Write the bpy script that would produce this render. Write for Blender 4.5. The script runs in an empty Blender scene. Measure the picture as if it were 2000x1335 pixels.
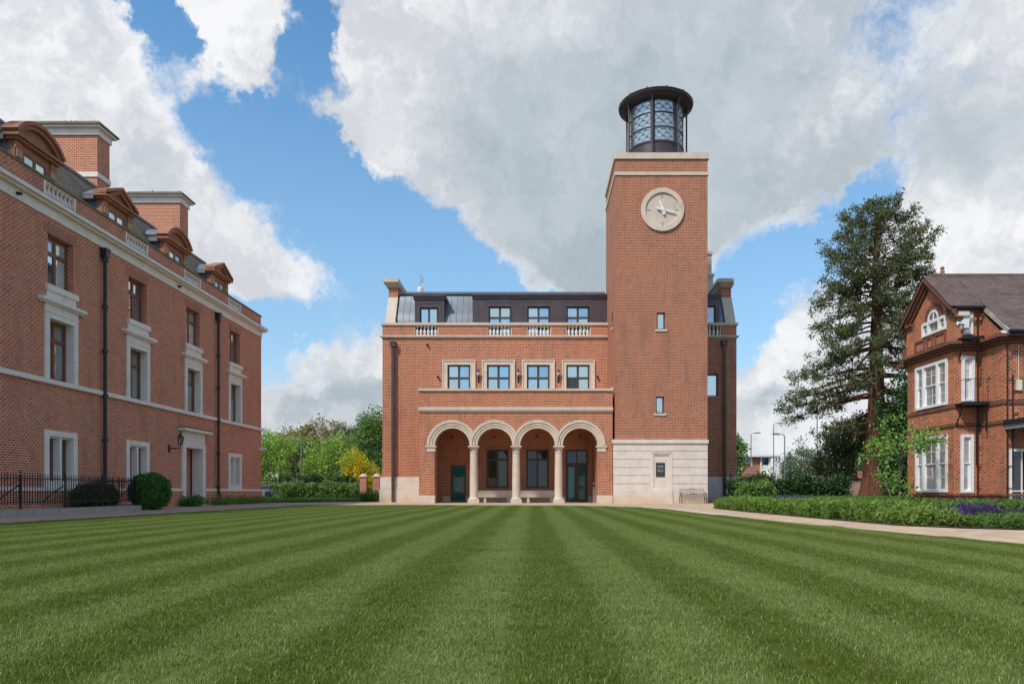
import bpy, bmesh, math, random
import numpy as np
from mathutils import Vector, Matrix
from mathutils.geometry import tessellate_polygon

random.seed(7); RNG = np.random.default_rng(11)
SC = bpy.context.scene; COL = SC.collection
PI = math.pi; R = math.radians

# ------------------------------------------------------------------ camera, world, sun
H = 0.77; F = 1400.0; VX = 1042.0; VY = 959.5
cam = bpy.data.objects.new('camera', bpy.data.cameras.new('camera')); COL.objects.link(cam)
cam.location = (0, 0, H); cam.rotation_euler = (R(90), 0, 0)
cam.data.sensor_width = 36; cam.data.lens = F/2000*36
cam.data.shift_x = -(VX-1000)/2000; cam.data.shift_y = (VY-667.5)/2000
cam.data.clip_start = 0.05; cam.data.clip_end = 4000
SC.camera = cam
SC.view_settings.view_transform = 'Standard'; SC.view_settings.look = 'None'
SC.view_settings.exposure = 0.63; SC.view_settings.gamma = 1.0; SC.view_settings.use_curve_mapping = False

SUN_EL, SUN_AZ = 51.0, 221.0     # azimuth clockwise from +Y
sdir = Vector((math.sin(R(SUN_AZ))*math.cos(R(SUN_EL)), math.cos(R(SUN_AZ))*math.cos(R(SUN_EL)), math.sin(R(SUN_EL))))
sl = bpy.data.lights.new('sun', 'SUN'); sl.energy = 2.4; sl.angle = R(5.0); sl.color = (1.0, 0.94, 0.86)
so = bpy.data.objects.new('sun', sl); COL.objects.link(so); so.location = sdir*60
so.rotation_euler = (-sdir).to_track_quat('-Z', 'Y').to_euler()

class NT:
    """small helper to write node trees"""
    def __init__(s, tree): s.t = tree; s.t.nodes.clear()
    def n(s, typ, ins=None, **kw):
        nd = s.t.nodes.new(typ)
        for k, v in kw.items(): setattr(nd, k, v)
        for k, v in (ins or {}).items():
            sock = nd.inputs[k]
            if isinstance(v, bpy.types.NodeSocket): s.t.links.new(v, sock)
            elif isinstance(v, (tuple, list)) and sock.type == 'RGBA' and len(v) == 3: sock.default_value = (*v, 1)
            else: sock.default_value = v
        return nd
    def math(s, op, a, b=0.0, c=None, clamp=False):
        ins = {0: a, 1: b}
        if c is not None: ins[2] = c
        return s.n('ShaderNodeMath', ins, operation=op, use_clamp=clamp).outputs[0]
    def vmath(s, op, a, b=(0, 0, 0)):
        return s.n('ShaderNodeVectorMath', {0: a, 1: b}, operation=op).outputs[0]
    def mix(s, fac, a, b, blend='MIX'):
        nd = s.n('ShaderNodeMix', data_type='RGBA', blend_type=blend, clamp_factor=True)
        for i, v in ((0, fac), (6, a), (7, b)):
            if isinstance(v, bpy.types.NodeSocket): s.t.links.new(v, nd.inputs[i])
            elif i == 0: nd.inputs[0].default_value = v
            else: nd.inputs[i].default_value = (*v, 1) if len(v) == 3 else v
        return nd.outputs[2]
    def noise(s, vec, scale, detail=3, rough=0.55, dist=0.0, out=0):
        ins = {'Scale': scale, 'Detail': detail, 'Roughness': rough, 'Distortion': dist}
        if vec is not None: ins['Vector'] = vec
        return s.n('ShaderNodeTexNoise', ins).outputs[out]
    def ramp(s, fac, a, b, lo=0.0, hi=1.0, smooth=True):
        return s.n('ShaderNodeMapRange', {0: fac, 1: a, 2: b, 3: lo, 4: hi}, interpolation_type='SMOOTHSTEP' if smooth else 'LINEAR').outputs[0]

def pix_dir(px, py):
    v = Vector(((px-VX)/F, 1.0, (VY-py)/F)); return v.normalized()

world = bpy.data.worlds.new('World'); SC.world = world; world.use_nodes = True
W = NT(world.node_tree)
gen = W.n('ShaderNodeTexCoord').outputs['Generated']
sky = W.n('ShaderNodeTexSky', sky_type='NISHITA')
sky.sun_disc = False; sky.sun_elevation = R(SUN_EL); sky.sun_rotation = R(SUN_AZ); sky.air_density = 1.0; sky.dust_density = 0.6; sky.ozone_density = 1.6
d1 = W.vmath('SUBTRACT', W.noise(gen, 4.5, 6, 0.62, out=1), (0.5, 0.5, 0.5))
d2 = W.vmath('SUBTRACT', W.noise(gen, 22.0, 5, 0.65, out=1), (0.5, 0.5, 0.5))
wv = W.vmath('ADD', gen, W.vmath('MULTIPLY', d1, (0.27, 0.27, 0.20)))
wv = W.vmath('ADD', wv, W.vmath('MULTIPLY', d2, (0.075, 0.075, 0.075)))
def blobs(lst, vec):
    acc = None
    for px, py, rx, ry, rot, w in lst:
        d = pix_dir(px, py); right = Vector((d.y, -d.x, 0)).normalized(); up = right.cross(d).normalized()
        a = R(rot); r2 = right*math.cos(a)+up*math.sin(a); u2 = -right*math.sin(a)+up*math.cos(a)
        m = Matrix((r2, d, u2)).transposed()
        k = d.y                      # angular size shrinks away from the optical axis
        sx = rx/F*k*(k**0.5); sz = ry/F*k*(k**0.5)
        mp = W.n('ShaderNodeMapping', {0: vec, 1: tuple(d), 2: tuple(m.to_euler()), 3: (sx, 1.0, sz)}, vector_type='TEXTURE')
        g = W.n('ShaderNodeTexGradient', {0: mp.outputs[0]}, gradient_type='SPHERICAL').outputs['Fac']
        acc = W.math('MULTIPLY', g, w) if acc is None else W.math('MULTIPLY_ADD', g, w, acc)
    return acc
CLOUDS = [(40,200,560,470,0,1.25),(270,430,330,300,-38,1.0),(500,540,330,110,-32,1.1),(470,70,200,150,50,1.2),(540,165,110,190,60,1.1),
 (1020,120,560,450,0,1.25),(1080,400,460,330,-25,1.2),(720,230,170,230,-10,1.0),(760,30,160,160,0,.8),(1450,150,600,430,15,1.1),(1300,420,330,230,0,.9),
 (1560,330,380,180,32,.9),(1900,380,430,300,0,1.1),(1850,500,330,200,0,1.2),(1980,80,330,330,0,.8),(650,740,250,150,0,1.5),(640,840,300,100,0,1.1),
 (1540,730,250,200,20,1.4),(1490,860,330,120,0,1.1),(1700,820,380,170,0,1.2),(1850,620,300,140,0,.8),(640,880,340,90,0,.9),(1760,440,160,120,20,.9)]
HOLES = [(285,15,150,70,-35,1.5),(455,290,170,170,-30,1.6),(325,105,75,160,-25,1.1),(640,110,85,230,-12,1.9),(600,330,230,150,-32,1.7),(740,450,300,130,-38,1.9),(850,560,300,120,-18,1.7),
 (560,610,260,70,-6,1.5),(480,610,140,70,0,1.0),(1480,560,290,140,32,2.1),(1640,440,170,80,40,1.5),(1770,215,220,170,35,1.1),(1735,55,140,80,30,.8),(1440,640,150,130,0,1.2),(535,690,80,90,0,1.2),
 (980,600,260,60,0,.9),(1160,590,120,60,0,.8)]
GREY = [(1130,380,430,290,-22,1.15),(1290,480,340,210,0,.8),(1400,200,640,400,10,.9),(1000,200,250,200,0,.3),(1870,300,400,180,0,1.05),(1600,90,420,170,10,.3),(180,350,300,200,0,.35),(660,775,220,50,0,.9),
 (1500,800,240,60,0,.9),(560,850,180,40,0,.5),(1480,880,300,40,0,.5),(1750,560,160,60,0,.4)]
fbm = W.noise(gen, 3.2, 7, 0.6)
fine = W.noise(wv, 9.0, 6, 0.68)
den = W.math('ADD', W.math('SUBTRACT', blobs(CLOUDS, wv), blobs(HOLES, wv)), W.math('MULTIPLY_ADD', fbm, 1.0, -0.16))
den = W.math('ADD', den, W.math('MULTIPLY_ADD', fine, 1.1, -0.55))
wisp = W.noise(W.vmath('MULTIPLY', wv, (1.0, 1.0, 1.6)), 26.0, 5, 0.7)
alpha = W.ramp(W.math('ADD', den, W.math('MULTIPLY_ADD', wisp, 0.9, -0.45)), 0.0, 1.05)
s_off = pix_dir(700, -900)*0.05
r0_ = W.noise(wv, 5.5, 6, 0.58); r1_ = W.noise(W.vmath('ADD', wv, tuple(s_off)), 5.5, 6, 0.58)
relief = W.ramp(W.math('SUBTRACT', r0_, r1_), -0.13, 0.13)
thick = W.math('ADD', blobs(GREY, wv), W.math('MULTIPLY_ADD', W.noise(wv, 3.0, 5, 0.55), 1.3, -0.62))
greyf = W.math('MULTIPLY', W.ramp(thick, -0.05, 0.95), W.ramp(den, 0.30, 1.35))
puff = W.ramp(W.noise(wv, 7.5, 6, 0.62), 0.3, 0.72)
white = W.mix(relief, (4.3, 4.45, 4.75), (6.1, 6.1, 6.2))
grey = W.mix(W.math('MULTIPLY_ADD', relief, 0.55, W.math('MULTIPLY', puff, 0.45)), (2.65, 3.1, 3.4), (3.6, 4.05, 4.35))
ccol = W.mix(greyf, white, grey)
skyc = W.mix(1.0, sky.outputs[0], (0.72, 1.16, 1.30), 'MULTIPLY')
# thin veil towards the horizon
sep = W.n('ShaderNodeSeparateXYZ', {0: gen}).outputs
veil = W.ramp(sep[2], 0.02, 0.62, 0.60, 0.0)
skyc = W.mix(veil, skyc, (2.9, 3.9, 4.9))
hz = W.ramp(sep[2], -0.02, 0.22, 0.85, 0.0)
skyc = W.mix(hz, skyc, (4.6, 5.1, 5.6))
final = W.mix(alpha, skyc, ccol)
bg = W.n('ShaderNodeBackground', {0: final, 1: 0.1})
W.n('ShaderNodeOutputWorld', {0: bg.outputs[0]})
world.cycles.sampling_method = 'MANUAL'; world.cycles.sample_map_resolution = 1024
SC.cycles.max_bounces = 6; SC.cycles.transparent_max_bounces = 12; SC.cycles.use_denoising = True

# ------------------------------------------------------------------ materials
MATS = {}
def mat(name):
    m = bpy.data.materials.new(name); m.use_nodes = True; MATS[name] = m
    return m, NT(m.node_tree)
def finish(N, col, rough=0.8, bump=None, bstr=0.3, bdist=0.01, spec=0.3, metal=0.0, normal=None, **kw):
    ins = {'Base Color': col, 'Roughness': rough, 'Specular IOR Level': spec, 'Metallic': metal}
    ins.update(kw)
    p = N.n('ShaderNodeBsdfPrincipled', ins)
    if bump is not None:
        b = N.n('ShaderNodeBump', {'Strength': bstr, 'Distance': bdist, 'Height': bump})
        N.t.links.new(b.outputs[0], p.inputs['Normal'])
    N.n('ShaderNodeOutputMaterial', {0: p.outputs[0]})
    return p
def wall_uv(N, soldier=False):
    g = N.n('ShaderNodeNewGeometry')
    p = N.n('ShaderNodeSeparateXYZ', {0: g.outputs['Position']}).outputs
    nn = N.n('ShaderNodeSeparateXYZ', {0: g.outputs['True Normal']}).outputs
    isx = N.math('GREATER_THAN', N.math('ABSOLUTE', nn[0]), 0.6)
    isz = N.math('GREATER_THAN', N.math('ABSOLUTE', nn[2]), 0.8)
    u = N.math('ADD', N.math('MULTIPLY', p[0], N.math('SUBTRACT', 1.0, isx)), N.math('MULTIPLY', p[1], isx))
    v = N.math('ADD', N.math('MULTIPLY', p[2], N.math('SUBTRACT', 1.0, isz)), N.math('MULTIPLY', p[1], isz))
    if soldier: u, v = v, u
    return N.n('ShaderNodeCombineXYZ', {0: u, 1: v, 2: 0.0}).outputs[0], g.outputs['Position'], p
def brick_mat(name, ca, cb, cc, mortar, row=0.075, width=0.1125*1.5, msize=0.010, soldier=False, stain=0.25, mixm=1.0):
    m, N = mat(name)
    uv, pos, p = wall_uv(N, soldier)
    b = N.n('ShaderNodeTexBrick', {'Vector': uv, 'Color1': (0, 0, 0), 'Color2': (1, 1, 1), 'Mortar': (0.5, 0.5, 0.5), 'Scale': 1.0, 'Mortar Size': msize,
        'Mortar Smooth': 0.25, 'Bias': 0.0, 'Brick Width': width, 'Row Height': row}, offset=0.5, offset_frequency=2, squash=1.0, squash_frequency=2)
    rnd = N.n('ShaderNodeSeparateColor', {0: b.outputs['Color']}).outputs[0]
    c = N.mix(N.ramp(rnd, 0.0, 0.6), ca, cb); c = N.mix(N.ramp(rnd, 0.78, 0.95), c, cc)
    big = N.noise(pos, 0.55, 4, 0.6)
    c = N.mix(N.ramp(big, 0.3, 0.75, 0.0, 0.35), c, ca, 'MIX')
    fine_n = N.noise(pos, 38.0, 3, 0.6)
    c = N.mix(N.math('MULTIPLY', fine_n, 0.22), c, (0.10, 0.045, 0.03))
    mcol = N.mix(N.noise(pos, 3.0, 3), mortar, tuple(x*0.75 for x in mortar))
    col = N.mix(N.math('MULTIPLY', b.outputs['Fac'], mixm), c, mcol)
    # weather streaks, soot and efflorescence
    st = N.noise(N.vmath('MULTIPLY', pos, (1.4, 1.4, 0.28)), 1.0, 6, 0.7)
    col = N.mix(N.ramp(st, 0.46, 0.74, 0.0, stain), col, (0.13, 0.085, 0.07))
    eff = N.noise(N.vmath('MULTIPLY', pos, (0.9, 0.9, 0.5)), 1.3, 5, 0.6)
    col = N.mix(N.ramp(eff, 0.58, 0.76, 0.0, 0.20), col, (0.50, 0.38, 0.33))
    h = N.math('SUBTRACT', N.math('MULTIPLY', fine_n, 0.25), b.outputs['Fac'])
    finish(N, col, 0.88, h, 0.55, 0.008, spec=0.2)
    return m
BR_A, BR_B, BR_C = (0.46, 0.135, 0.068), (0.34, 0.092, 0.052), (0.20, 0.065, 0.05)
brick_mat('brick_hall', (0.47, 0.098, 0.034), (0.33, 0.060, 0.023), (0.13, 0.036, 0.026), (0.84, 0.52, 0.34), row=0.112, width=0.225, msize=0.0165, stain=0.38)
brick_mat('brick_tower', (0.40, 0.086, 0.034), (0.28, 0.054, 0.023), (0.12, 0.038, 0.028), (0.74, 0.46, 0.31), row=0.106, width=0.215, msize=0.0150, stain=0.38)
brick_mat('brick_range', (0.56, 0.130, 0.050), (0.41, 0.082, 0.036), (0.19, 0.052, 0.036), (0.92, 0.64, 0.46), row=0.088, width=0.21, msize=0.0125, stain=0.3)
brick_mat('brick_house', (0.56, 0.135, 0.034), (0.40, 0.078, 0.024), (0.12, 0.040, 0.028), (0.70, 0.46, 0.31), row=0.088, width=0.21, msize=0.011, stain=0.55)
brick_mat('brick_soldier_hall', (0.48, 0.135, 0.066), (0.34, 0.085, 0.045), (0.2, 0.065, 0.05), (0.66, 0.43, 0.30), row=0.078, width=0.235, msize=0.011, soldier=True)
brick_mat('brick_soldier_range', (0.44, 0.13, 0.070), (0.34, 0.09, 0.055), (0.19, 0.065, 0.05), (0.66, 0.46, 0.34), row=0.078, width=0.235, msize=0.010, soldier=True)
brick_mat('brick_trim_house', (0.26, 0.085, 0.045), (0.17, 0.06, 0.04), (0.09, 0.045, 0.035), (0.30, 0.2, 0.15), row=0.075, width=0.22, msize=0.006, stain=0.7)

def stone_mat(name, c1, c2, dirt=(0.22, 0.19, 0.15), amt=0.35, joints=None, warmbase=None):
    m, N = mat(name)
    g = N.n('ShaderNodeNewGeometry'); pos = g.outputs['Position']
    n1 = N.noise(pos, 1.7, 5, 0.6); n2 = N.noise(N.vmath('MULTIPLY', pos, (3, 3, 14)), 1.0, 4, 0.6)
    c = N.mix(N.ramp(n1, 0.3, 0.7), c1, c2)
    c = N.mix(N.ramp(n2, 0.35, 0.75, 0.0, 0.28), c, tuple(x*0.78 for x in c1))
    c = N.mix(N.math('MULTIPLY', g.outputs['Random Per Island'], 0.30), c, tuple(x*0.74 for x in c2))
    st = N.noise(N.vmath('MULTIPLY', pos, (2.5, 2.5, 0.5)), 1.6, 6, 0.68)
    c = N.mix(N.ramp(st, 0.5, 0.78, 0.0, amt), c, dirt)
    if warmbase is not None:
        z = N.n('ShaderNodeSeparateXYZ', {0: pos}).outputs[2]
        f = N.math('MULTIPLY', N.ramp(z, 0.05, 0.95, 0.75, 0.0), N.ramp(N.noise(pos, 1.1, 4), 0.3, 0.6, 0.3, 1.0))
        c = N.mix(f, c, warmbase)
    fine_n = N.noise(pos, 60.0, 3, 0.6)
    c = N.mix(N.math('MULTIPLY', fine_n, 0.12), c, (0.2, 0.17, 0.13))
    h = fine_n
    finish(N, c, 0.85, h, 0.25, 0.004, spec=0.25)
    return m
stone_mat('stone', (0.63, 0.50, 0.39), (0.74, 0.61, 0.49), amt=0.38)
stone_mat('stone_base', (0.72, 0.61, 0.52), (0.83, 0.73, 0.64), amt=0.22, warmbase=(0.62, 0.43, 0.27))
stone_mat('stone_pale', (0.81, 0.73, 0.64), (0.90, 0.84, 0.77), amt=0.25)
stone_mat('stone_mossy', (0.17, 0.15, 0.11), (0.24, 0.22, 0.14), dirt=(0.07, 0.085, 0.03), amt=0.9)
stone_mat('stone_grey', (0.36, 0.33, 0.30), (0.44, 0.40, 0.36), dirt=(0.08, 0.08, 0.07), amt=0.8)
stone_mat('terracotta', (0.36, 0.150, 0.090), (0.44, 0.20, 0.12), dirt=(0.12, 0.065, 0.045), amt=0.5)
stone_mat('terracotta_pale', (0.45, 0.27, 0.15), (0.5, 0.33, 0.2), dirt=(0.2, 0.13, 0.09), amt=0.4)

def plain(name, c, rough=0.6, metal=0.0, spec=0.4, var=0.18, scale=3.0, bump=0.0, alt=None, c2scale=1.0):
    m, N = mat(name)
    pos = N.n('ShaderNodeNewGeometry').outputs['Position']
    n1 = N.noise(pos, scale, 5, 0.6)
    col = N.mix(N.ramp(n1, 0.3, 0.72), c, alt or tuple(x*(1-var) for x in c))
    finish(N, col, rough, n1 if bump else None, bump, 0.01, spec=spec, metal=metal)
    return m
plain('zinc_purple', (0.105, 0.078, 0.082), 0.42, 0.35, 0.5, 0.25, 1.3)
plain('zinc_grey', (0.17, 0.19, 0.215), 0.40, 0.35, 0.5, 0.22, 1.8)
plain('lead', (0.19, 0.20, 0.215), 0.55, 0.2, 0.5, 0.35, 2.2, 0.2)
plain('copper_dark', (0.085, 0.062, 0.062), 0.38, 0.4, 0.5, 0.25, 2.0)
plain('verdigris', (0.13, 0.20, 0.16), 0.6, 0.2, 0.4, 0.4, 2.0)
plain('iron_black', (0.014, 0.014, 0.015), 0.45, 0.0, 0.5, 0.3, 8.0)
plain('pipe_black', (0.020, 0.021, 0.023), 0.4, 0.0, 0.5, 0.3, 4.0)
plain('pipe_brown', (0.095, 0.068, 0.060), 0.45, 0.3, 0.5, 0.3, 4.0)
plain('frame_brown', (0.075, 0.058, 0.055), 0.45, 0.2, 0.5, 0.2, 5.0)
plain('wood_brown', (0.235, 0.105, 0.052), 0.5, 0.0, 0.4, 0.35, 9.0)
plain('paint_white', (0.80, 0.79, 0.78), 0.45, 0.0, 0.4, 0.10, 4.0)
plain('paint_grey', (0.33, 0.34, 0.35), 0.5, 0.0, 0.4, 0.2, 4.0)
plain('plastic_cream', (0.72, 0.68, 0.52), 0.5, 0.0, 0.4, 0.1, 4.0)
plain('plastic_white', (0.75, 0.76, 0.76), 0.4, 0.0, 0.4, 0.08, 4.0)
plain('plaque_slate', (0.045, 0.050, 0.050), 0.35, 0.0, 0.5, 0.4, 5.0)
plain('plaque_text', (0.45, 0.46, 0.44), 0.6, 0.0, 0.3, 0.1, 5.0)
plain('metal_light', (0.55, 0.56, 0.57), 0.35, 0.7, 0.5, 0.1, 4.0)
plain('bench_iron', (0.26, 0.20, 0.16), 0.6, 0.2, 0.4, 0.5, 9.0)
plain('curtain', (0.62, 0.60, 0.55), 0.9, 0.0, 0.1, 0.2, 9.0)
plain('dark_interior', (0.025, 0.022, 0.022), 0.9, 0.0, 0.1)
plain('asphalt', (0.06, 0.06, 0.062), 0.9, 0.0, 0.2, 0.3, 8.0)
plain('lamp_pole', (0.20, 0.23, 0.23), 0.5, 0.3, 0.4, 0.2, 2.0)
plain('car_dark', (0.02, 0.03, 0.045), 0.2, 0.3, 0.6, 0.1, 1.0)
plain('car_silver', (0.35, 0.37, 0.40), 0.25, 0.5, 0.6, 0.1, 1.0)
plain('white_render', (0.70, 0.70, 0.68), 0.8, 0.0, 0.3, 0.12, 1.0)
plain('fence_wood', (0.42, 0.38, 0.32), 0.8, 0.0, 0.2, 0.3, 5.0)
plain('soil', (0.085, 0.062, 0.045), 0.95, 0.0, 0.1, 0.4, 7.0, 0.6)
plain('glow_glass', (0.55, 0.55, 0.5), 0.3, 0.0, 0.5, 0.1, 5.0)

def bark_mat(name, c1, c2):
    m, N = mat(name)
    pos = N.n('ShaderNodeNewGeometry').outputs['Position']
    n = N.noise(N.vmath('MULTIPLY', pos, (9, 9, 1.3)), 1.0, 6, 0.65)
    finish(N, N.mix(N.ramp(n, 0.3, 0.7), c1, c2), 0.95, n, 1.0, 0.05, spec=0.1)
bark_mat('bark_red', (0.065, 0.026, 0.018), (0.20, 0.085, 0.055))
bark_mat('bark_grey', (0.09, 0.075, 0.06), (0.22, 0.19, 0.155))

def glass_mat(name, refl, inner, tint=(1, 1, 1), wob=0.12, rough=0.02):
    m, N = mat(name)
    pos = N.n('ShaderNodeNewGeometry').outputs['Position']
    nz = N.noise(pos, 2.2, 2, 0.5)
    oi = N.n('ShaderNodeObjectInfo').outputs['Random']
    wn = N.n('ShaderNodeTexWhiteNoise', {'W': oi}, noise_dimensions='1D').outputs['Color']
    nrm = N.vmath('NORMALIZE', N.vmath('ADD', N.n('ShaderNodeNewGeometry').outputs['Normal'], N.vmath('MULTIPLY', N.vmath('SUBTRACT', wn, (.5, .5, .5)), (.20, .20, .22))))
    bp = N.n('ShaderNodeBump', {'Strength': wob, 'Distance': 0.02, 'Height': nz, 'Normal': nrm}).outputs[0]
    c = N.mix(N.ramp(N.noise(pos, 1.6, 3), 0.35, 0.7), inner, tuple(x*0.45 for x in inner))
    c = N.mix(N.math('MULTIPLY', oi, 0.5), c, tuple(min(1, x*2.2) for x in inner))
    d = N.n('ShaderNodeBsdfDiffuse', {0: c})
    g = N.n('ShaderNodeBsdfGlossy', {'Color': tint, 'Roughness': rough, 'Normal': bp})
    fr = N.n('ShaderNodeFresnel', {'IOR': 1.5, 'Normal': bp}).outputs[0]
    f = N.math('ADD', N.math('MULTIPLY', fr, 1.0), refl, clamp=True)
    mx = N.n('ShaderNodeMixShader', {0: f, 1: d.outputs[0], 2: g.outputs[0]})
    N.n('ShaderNodeOutputMaterial', {0: mx.outputs[0]})
glass_mat('glass_sky', 0.62, (0.03, 0.045, 0.055), (0.80, 0.95, 1.0))
glass_mat('glass_dark', 0.015, (0.028, 0.025, 0.022), (1, 1, 1))
glass_mat('glass_range', 0.36, (0.10, 0.11, 0.115), (0.9, 0.97, 1.0), 0.25)
glass_mat('glass_blind', 0.30, (0.42, 0.45, 0.46), (0.9, 0.97, 1.0))
glass_mat('glass_house', 0.10, (0.16, 0.15, 0.145), (1, 1, 1), 0.3)
glass_mat('glass_green', 0.03, (0.016, 0.13, 0.12), (0.7, 1.0, 0.95))
m, N = mat('glass_lantern')
pos = N.n('ShaderNodeNewGeometry').outputs['Position']
cc = N.mix(N.ramp(N.noise(pos, 2.5, 3), 0.35, 0.65), (0.74, 0.87, 0.88), (0.93, 0.98, 0.97))
g1 = N.n('ShaderNodeBsdfTransparent', {0: cc}); g2 = N.n('ShaderNodeBsdfGlossy', {0: (1, 1, 1), 1: 0.08}); g3 = N.n('ShaderNodeBsdfTranslucent', {0: (0.75, 0.88, 0.88)})
g4 = N.n('ShaderNodeBsdfDiffuse', {0: N.mix(N.ramp(N.noise(pos, 3.0, 3), 0.4, 0.6), (0.62, 0.72, 0.74), (0.88, 0.92, 0.90))})
mx = N.n('ShaderNodeMixShader', {0: 0.5, 1: g4.outputs[0], 2: g3.outputs[0]}); mx = N.n('ShaderNodeMixShader', {0: 0.30, 1: mx.outputs[0], 2: g1.outputs[0]})
mx = N.n('ShaderNodeMixShader', {0: 0.30, 1: mx.outputs[0], 2: g2.outputs[0]})
N.n('ShaderNodeOutputMaterial', {0: mx.outputs[0]})

def tile_mat(name, c1, c2, c3, row, width, axis=(1, 0, 0), moss=0.0, bstr=0.6):
    m, N = mat(name)
    uv, pos, p = wall_uv(N)
    # roofs: use along-ridge coordinate and height
    g = N.n('ShaderNodeNewGeometry'); nn = N.n('ShaderNodeSeparateXYZ', {0: g.outputs['True Normal']}).outputs
    isx = N.math('GREATER_THAN', N.math('ABSOLUTE', nn[0]), N.math('ABSOLUTE', nn[1]))
    u = N.math('ADD', N.math('MULTIPLY', p[0], N.math('SUBTRACT', 1.0, isx)), N.math('MULTIPLY', p[1], isx))
    v = N.n('ShaderNodeCombineXYZ', {0: u, 1: p[2], 2: 0.0}).outputs[0]
    b = N.n('ShaderNodeTexBrick', {'Vector': v, 'Color1': (0, 0, 0), 'Color2': (1, 1, 1), 'Mortar': (0, 0, 0), 'Scale': 1.0, 'Mortar Size': 0.008,
        'Mortar Smooth': 0.3, 'Brick Width': width, 'Row Height': row})
    rnd = N.n('ShaderNodeSeparateColor', {0: b.outputs['Color']}).outputs[0]
    c = N.mix(rnd, c1, c2); c = N.mix(N.ramp(N.noise(pos, 1.2, 5), 0.45, 0.75), c, c3)
    if moss: c = N.mix(N.ramp(N.noise(pos, 1.7, 6, 0.65), 0.5, 0.68, 0, moss), c, (0.15, 0.155, 0.045))
    c = N.mix(N.math('MULTIPLY', b.outputs['Fac'], 0.7), c, (0.03, 0.025, 0.022))
    finish(N, c, 0.85, N.math('SUBTRACT', rnd, N.math('MULTIPLY', b.outputs['Fac'], 2.0)), bstr, 0.015, spec=0.2)
tile_mat('tile_range', (0.28, 0.20, 0.14), (0.38, 0.28, 0.20), (0.20, 0.17, 0.135), 0.10, 0.17, moss=0.7)
tile_mat('tile_house', (0.17, 0.115, 0.105), (0.235, 0.165, 0.15), (0.12, 0.10, 0.10), 0.072, 0.165, moss=0.12, bstr=0.5)
tile_mat('tile_far', (0.24, 0.10, 0.06), (0.3, 0.14, 0.09), (0.16, 0.09, 0.07), 0.15, 0.25)

def paver_mat(name, c1, c2, c3, joint):
    m, N = mat(name)
    pos = N.n('ShaderNodeNewGeometry').outputs['Position']
    b = N.n('ShaderNodeTexBrick', {'Vector': pos, 'Color1': (0, 0, 0), 'Color2': (1, 1, 1), 'Mortar': (0.5, 0.5, 0.5), 'Scale': 1.0, 'Mortar Size': 0.006,
        'Mortar Smooth': 0.2, 'Brick Width': 0.22, 'Row Height': 0.11})
    rnd = N.n('ShaderNodeSeparateColor', {0: b.outputs['Color']}).outputs[0]
    c = N.mix(rnd, c1, c2); c = N.mix(N.ramp(N.noise(pos, 0.6, 5, 0.65), 0.42, 0.7, 0, 0.8), c, c3)
    sp = N.noise(pos, 9.0, 4, 0.7); c = N.mix(N.ramp(sp, 0.6, 0.75, 0, 0.5), c, tuple(x*0.45 for x in c1))
    c = N.mix(b.outputs['Fac'], c, joint)
    h = N.math('SUBTRACT', N.math('MULTIPLY', rnd, 0.7), b.outputs['Fac'])
    finish(N, c, 0.9, h, 0.8, 0.012, spec=0.2)
paver_mat('pavers_sandy', (0.47, 0.33, 0.21), (0.66, 0.50, 0.35), (0.40, 0.27, 0.175), (0.26, 0.20, 0.13))
paver_mat('pavers_left', (0.42, 0.28, 0.215), (0.52, 0.37, 0.29), (0.32, 0.21, 0.165), (0.20, 0.16, 0.13))
paver_mat('flagstones', (0.55, 0.45, 0.34), (0.64, 0.54, 0.42), (0.5, 0.39, 0.28), (0.30, 0.24, 0.17))

def leaf_mat(name, c1, c2, c3=None, trans=0.3, rough=0.55):
    m, N = mat(name)
    g = N.n('ShaderNodeNewGeometry'); r = g.outputs['Random Per Island']
    c = N.mix(r, c1, c2)
    c = N.mix(N.ramp(N.noise(g.outputs['Position'], 0.9, 3), 0.4, 0.65), c, c3 or c2)
    p = N.n('ShaderNodeBsdfPrincipled', {'Base Color': c, 'Roughness': rough, 'Specular IOR Level': 0.25})
    t = N.n('ShaderNodeBsdfTranslucent', {0: c})
    mx = N.n('ShaderNodeMixShader', {0: trans, 1: p.outputs[0], 2: t.outputs[0]})
    N.n('ShaderNodeOutputMaterial', {0: mx.outputs[0]})
leaf_mat('leaf_sequoia', (0.095, 0.118, 0.052), (0.17, 0.192, 0.085), (0.135, 0.155, 0.065), 0.25)
leaf_mat('leaf_dark', (0.027, 0.068, 0.021), (0.068, 0.128, 0.033), (0.045, 0.090, 0.027), 0.15)
leaf_mat('leaf_mid', (0.105, 0.195, 0.042), (0.225, 0.330, 0.075), (0.150, 0.255, 0.060))
leaf_mat('leaf_bright', (0.154, 0.294, 0.049), (0.280, 0.448, 0.084), (0.210, 0.364, 0.070))
leaf_mat('leaf_lime', (0.210, 0.360, 0.053), (0.375, 0.495, 0.090), (0.300, 0.435, 0.075))
leaf_mat('leaf_grey', (0.150, 0.195, 0.120), (0.255, 0.300, 0.180), (0.195, 0.240, 0.150))
leaf_mat('leaf_copper', (0.255, 0.203, 0.075), (0.405, 0.285, 0.128), (0.300, 0.285, 0.105))
leaf_mat('leaf_purple', (0.028, 0.012, 0.016), (0.06, 0.02, 0.03))
leaf_mat('leaf_yellow', (0.66, 0.50, 0.015), (0.78, 0.64, 0.05), (0.42, 0.48, 0.05))
leaf_mat('leaf_box', (0.045, 0.143, 0.018), (0.090, 0.240, 0.033), (0.068, 0.180, 0.027), 0.2)
leaf_mat('leaf_bed', (0.13, 0.22, 0.035), (0.22, 0.33, 0.06), (0.17, 0.28, 0.045))
leaf_mat('leaf_bed_dark', (0.085, 0.16, 0.030), (0.16, 0.25, 0.05), (0.11, 0.20, 0.04))
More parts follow.
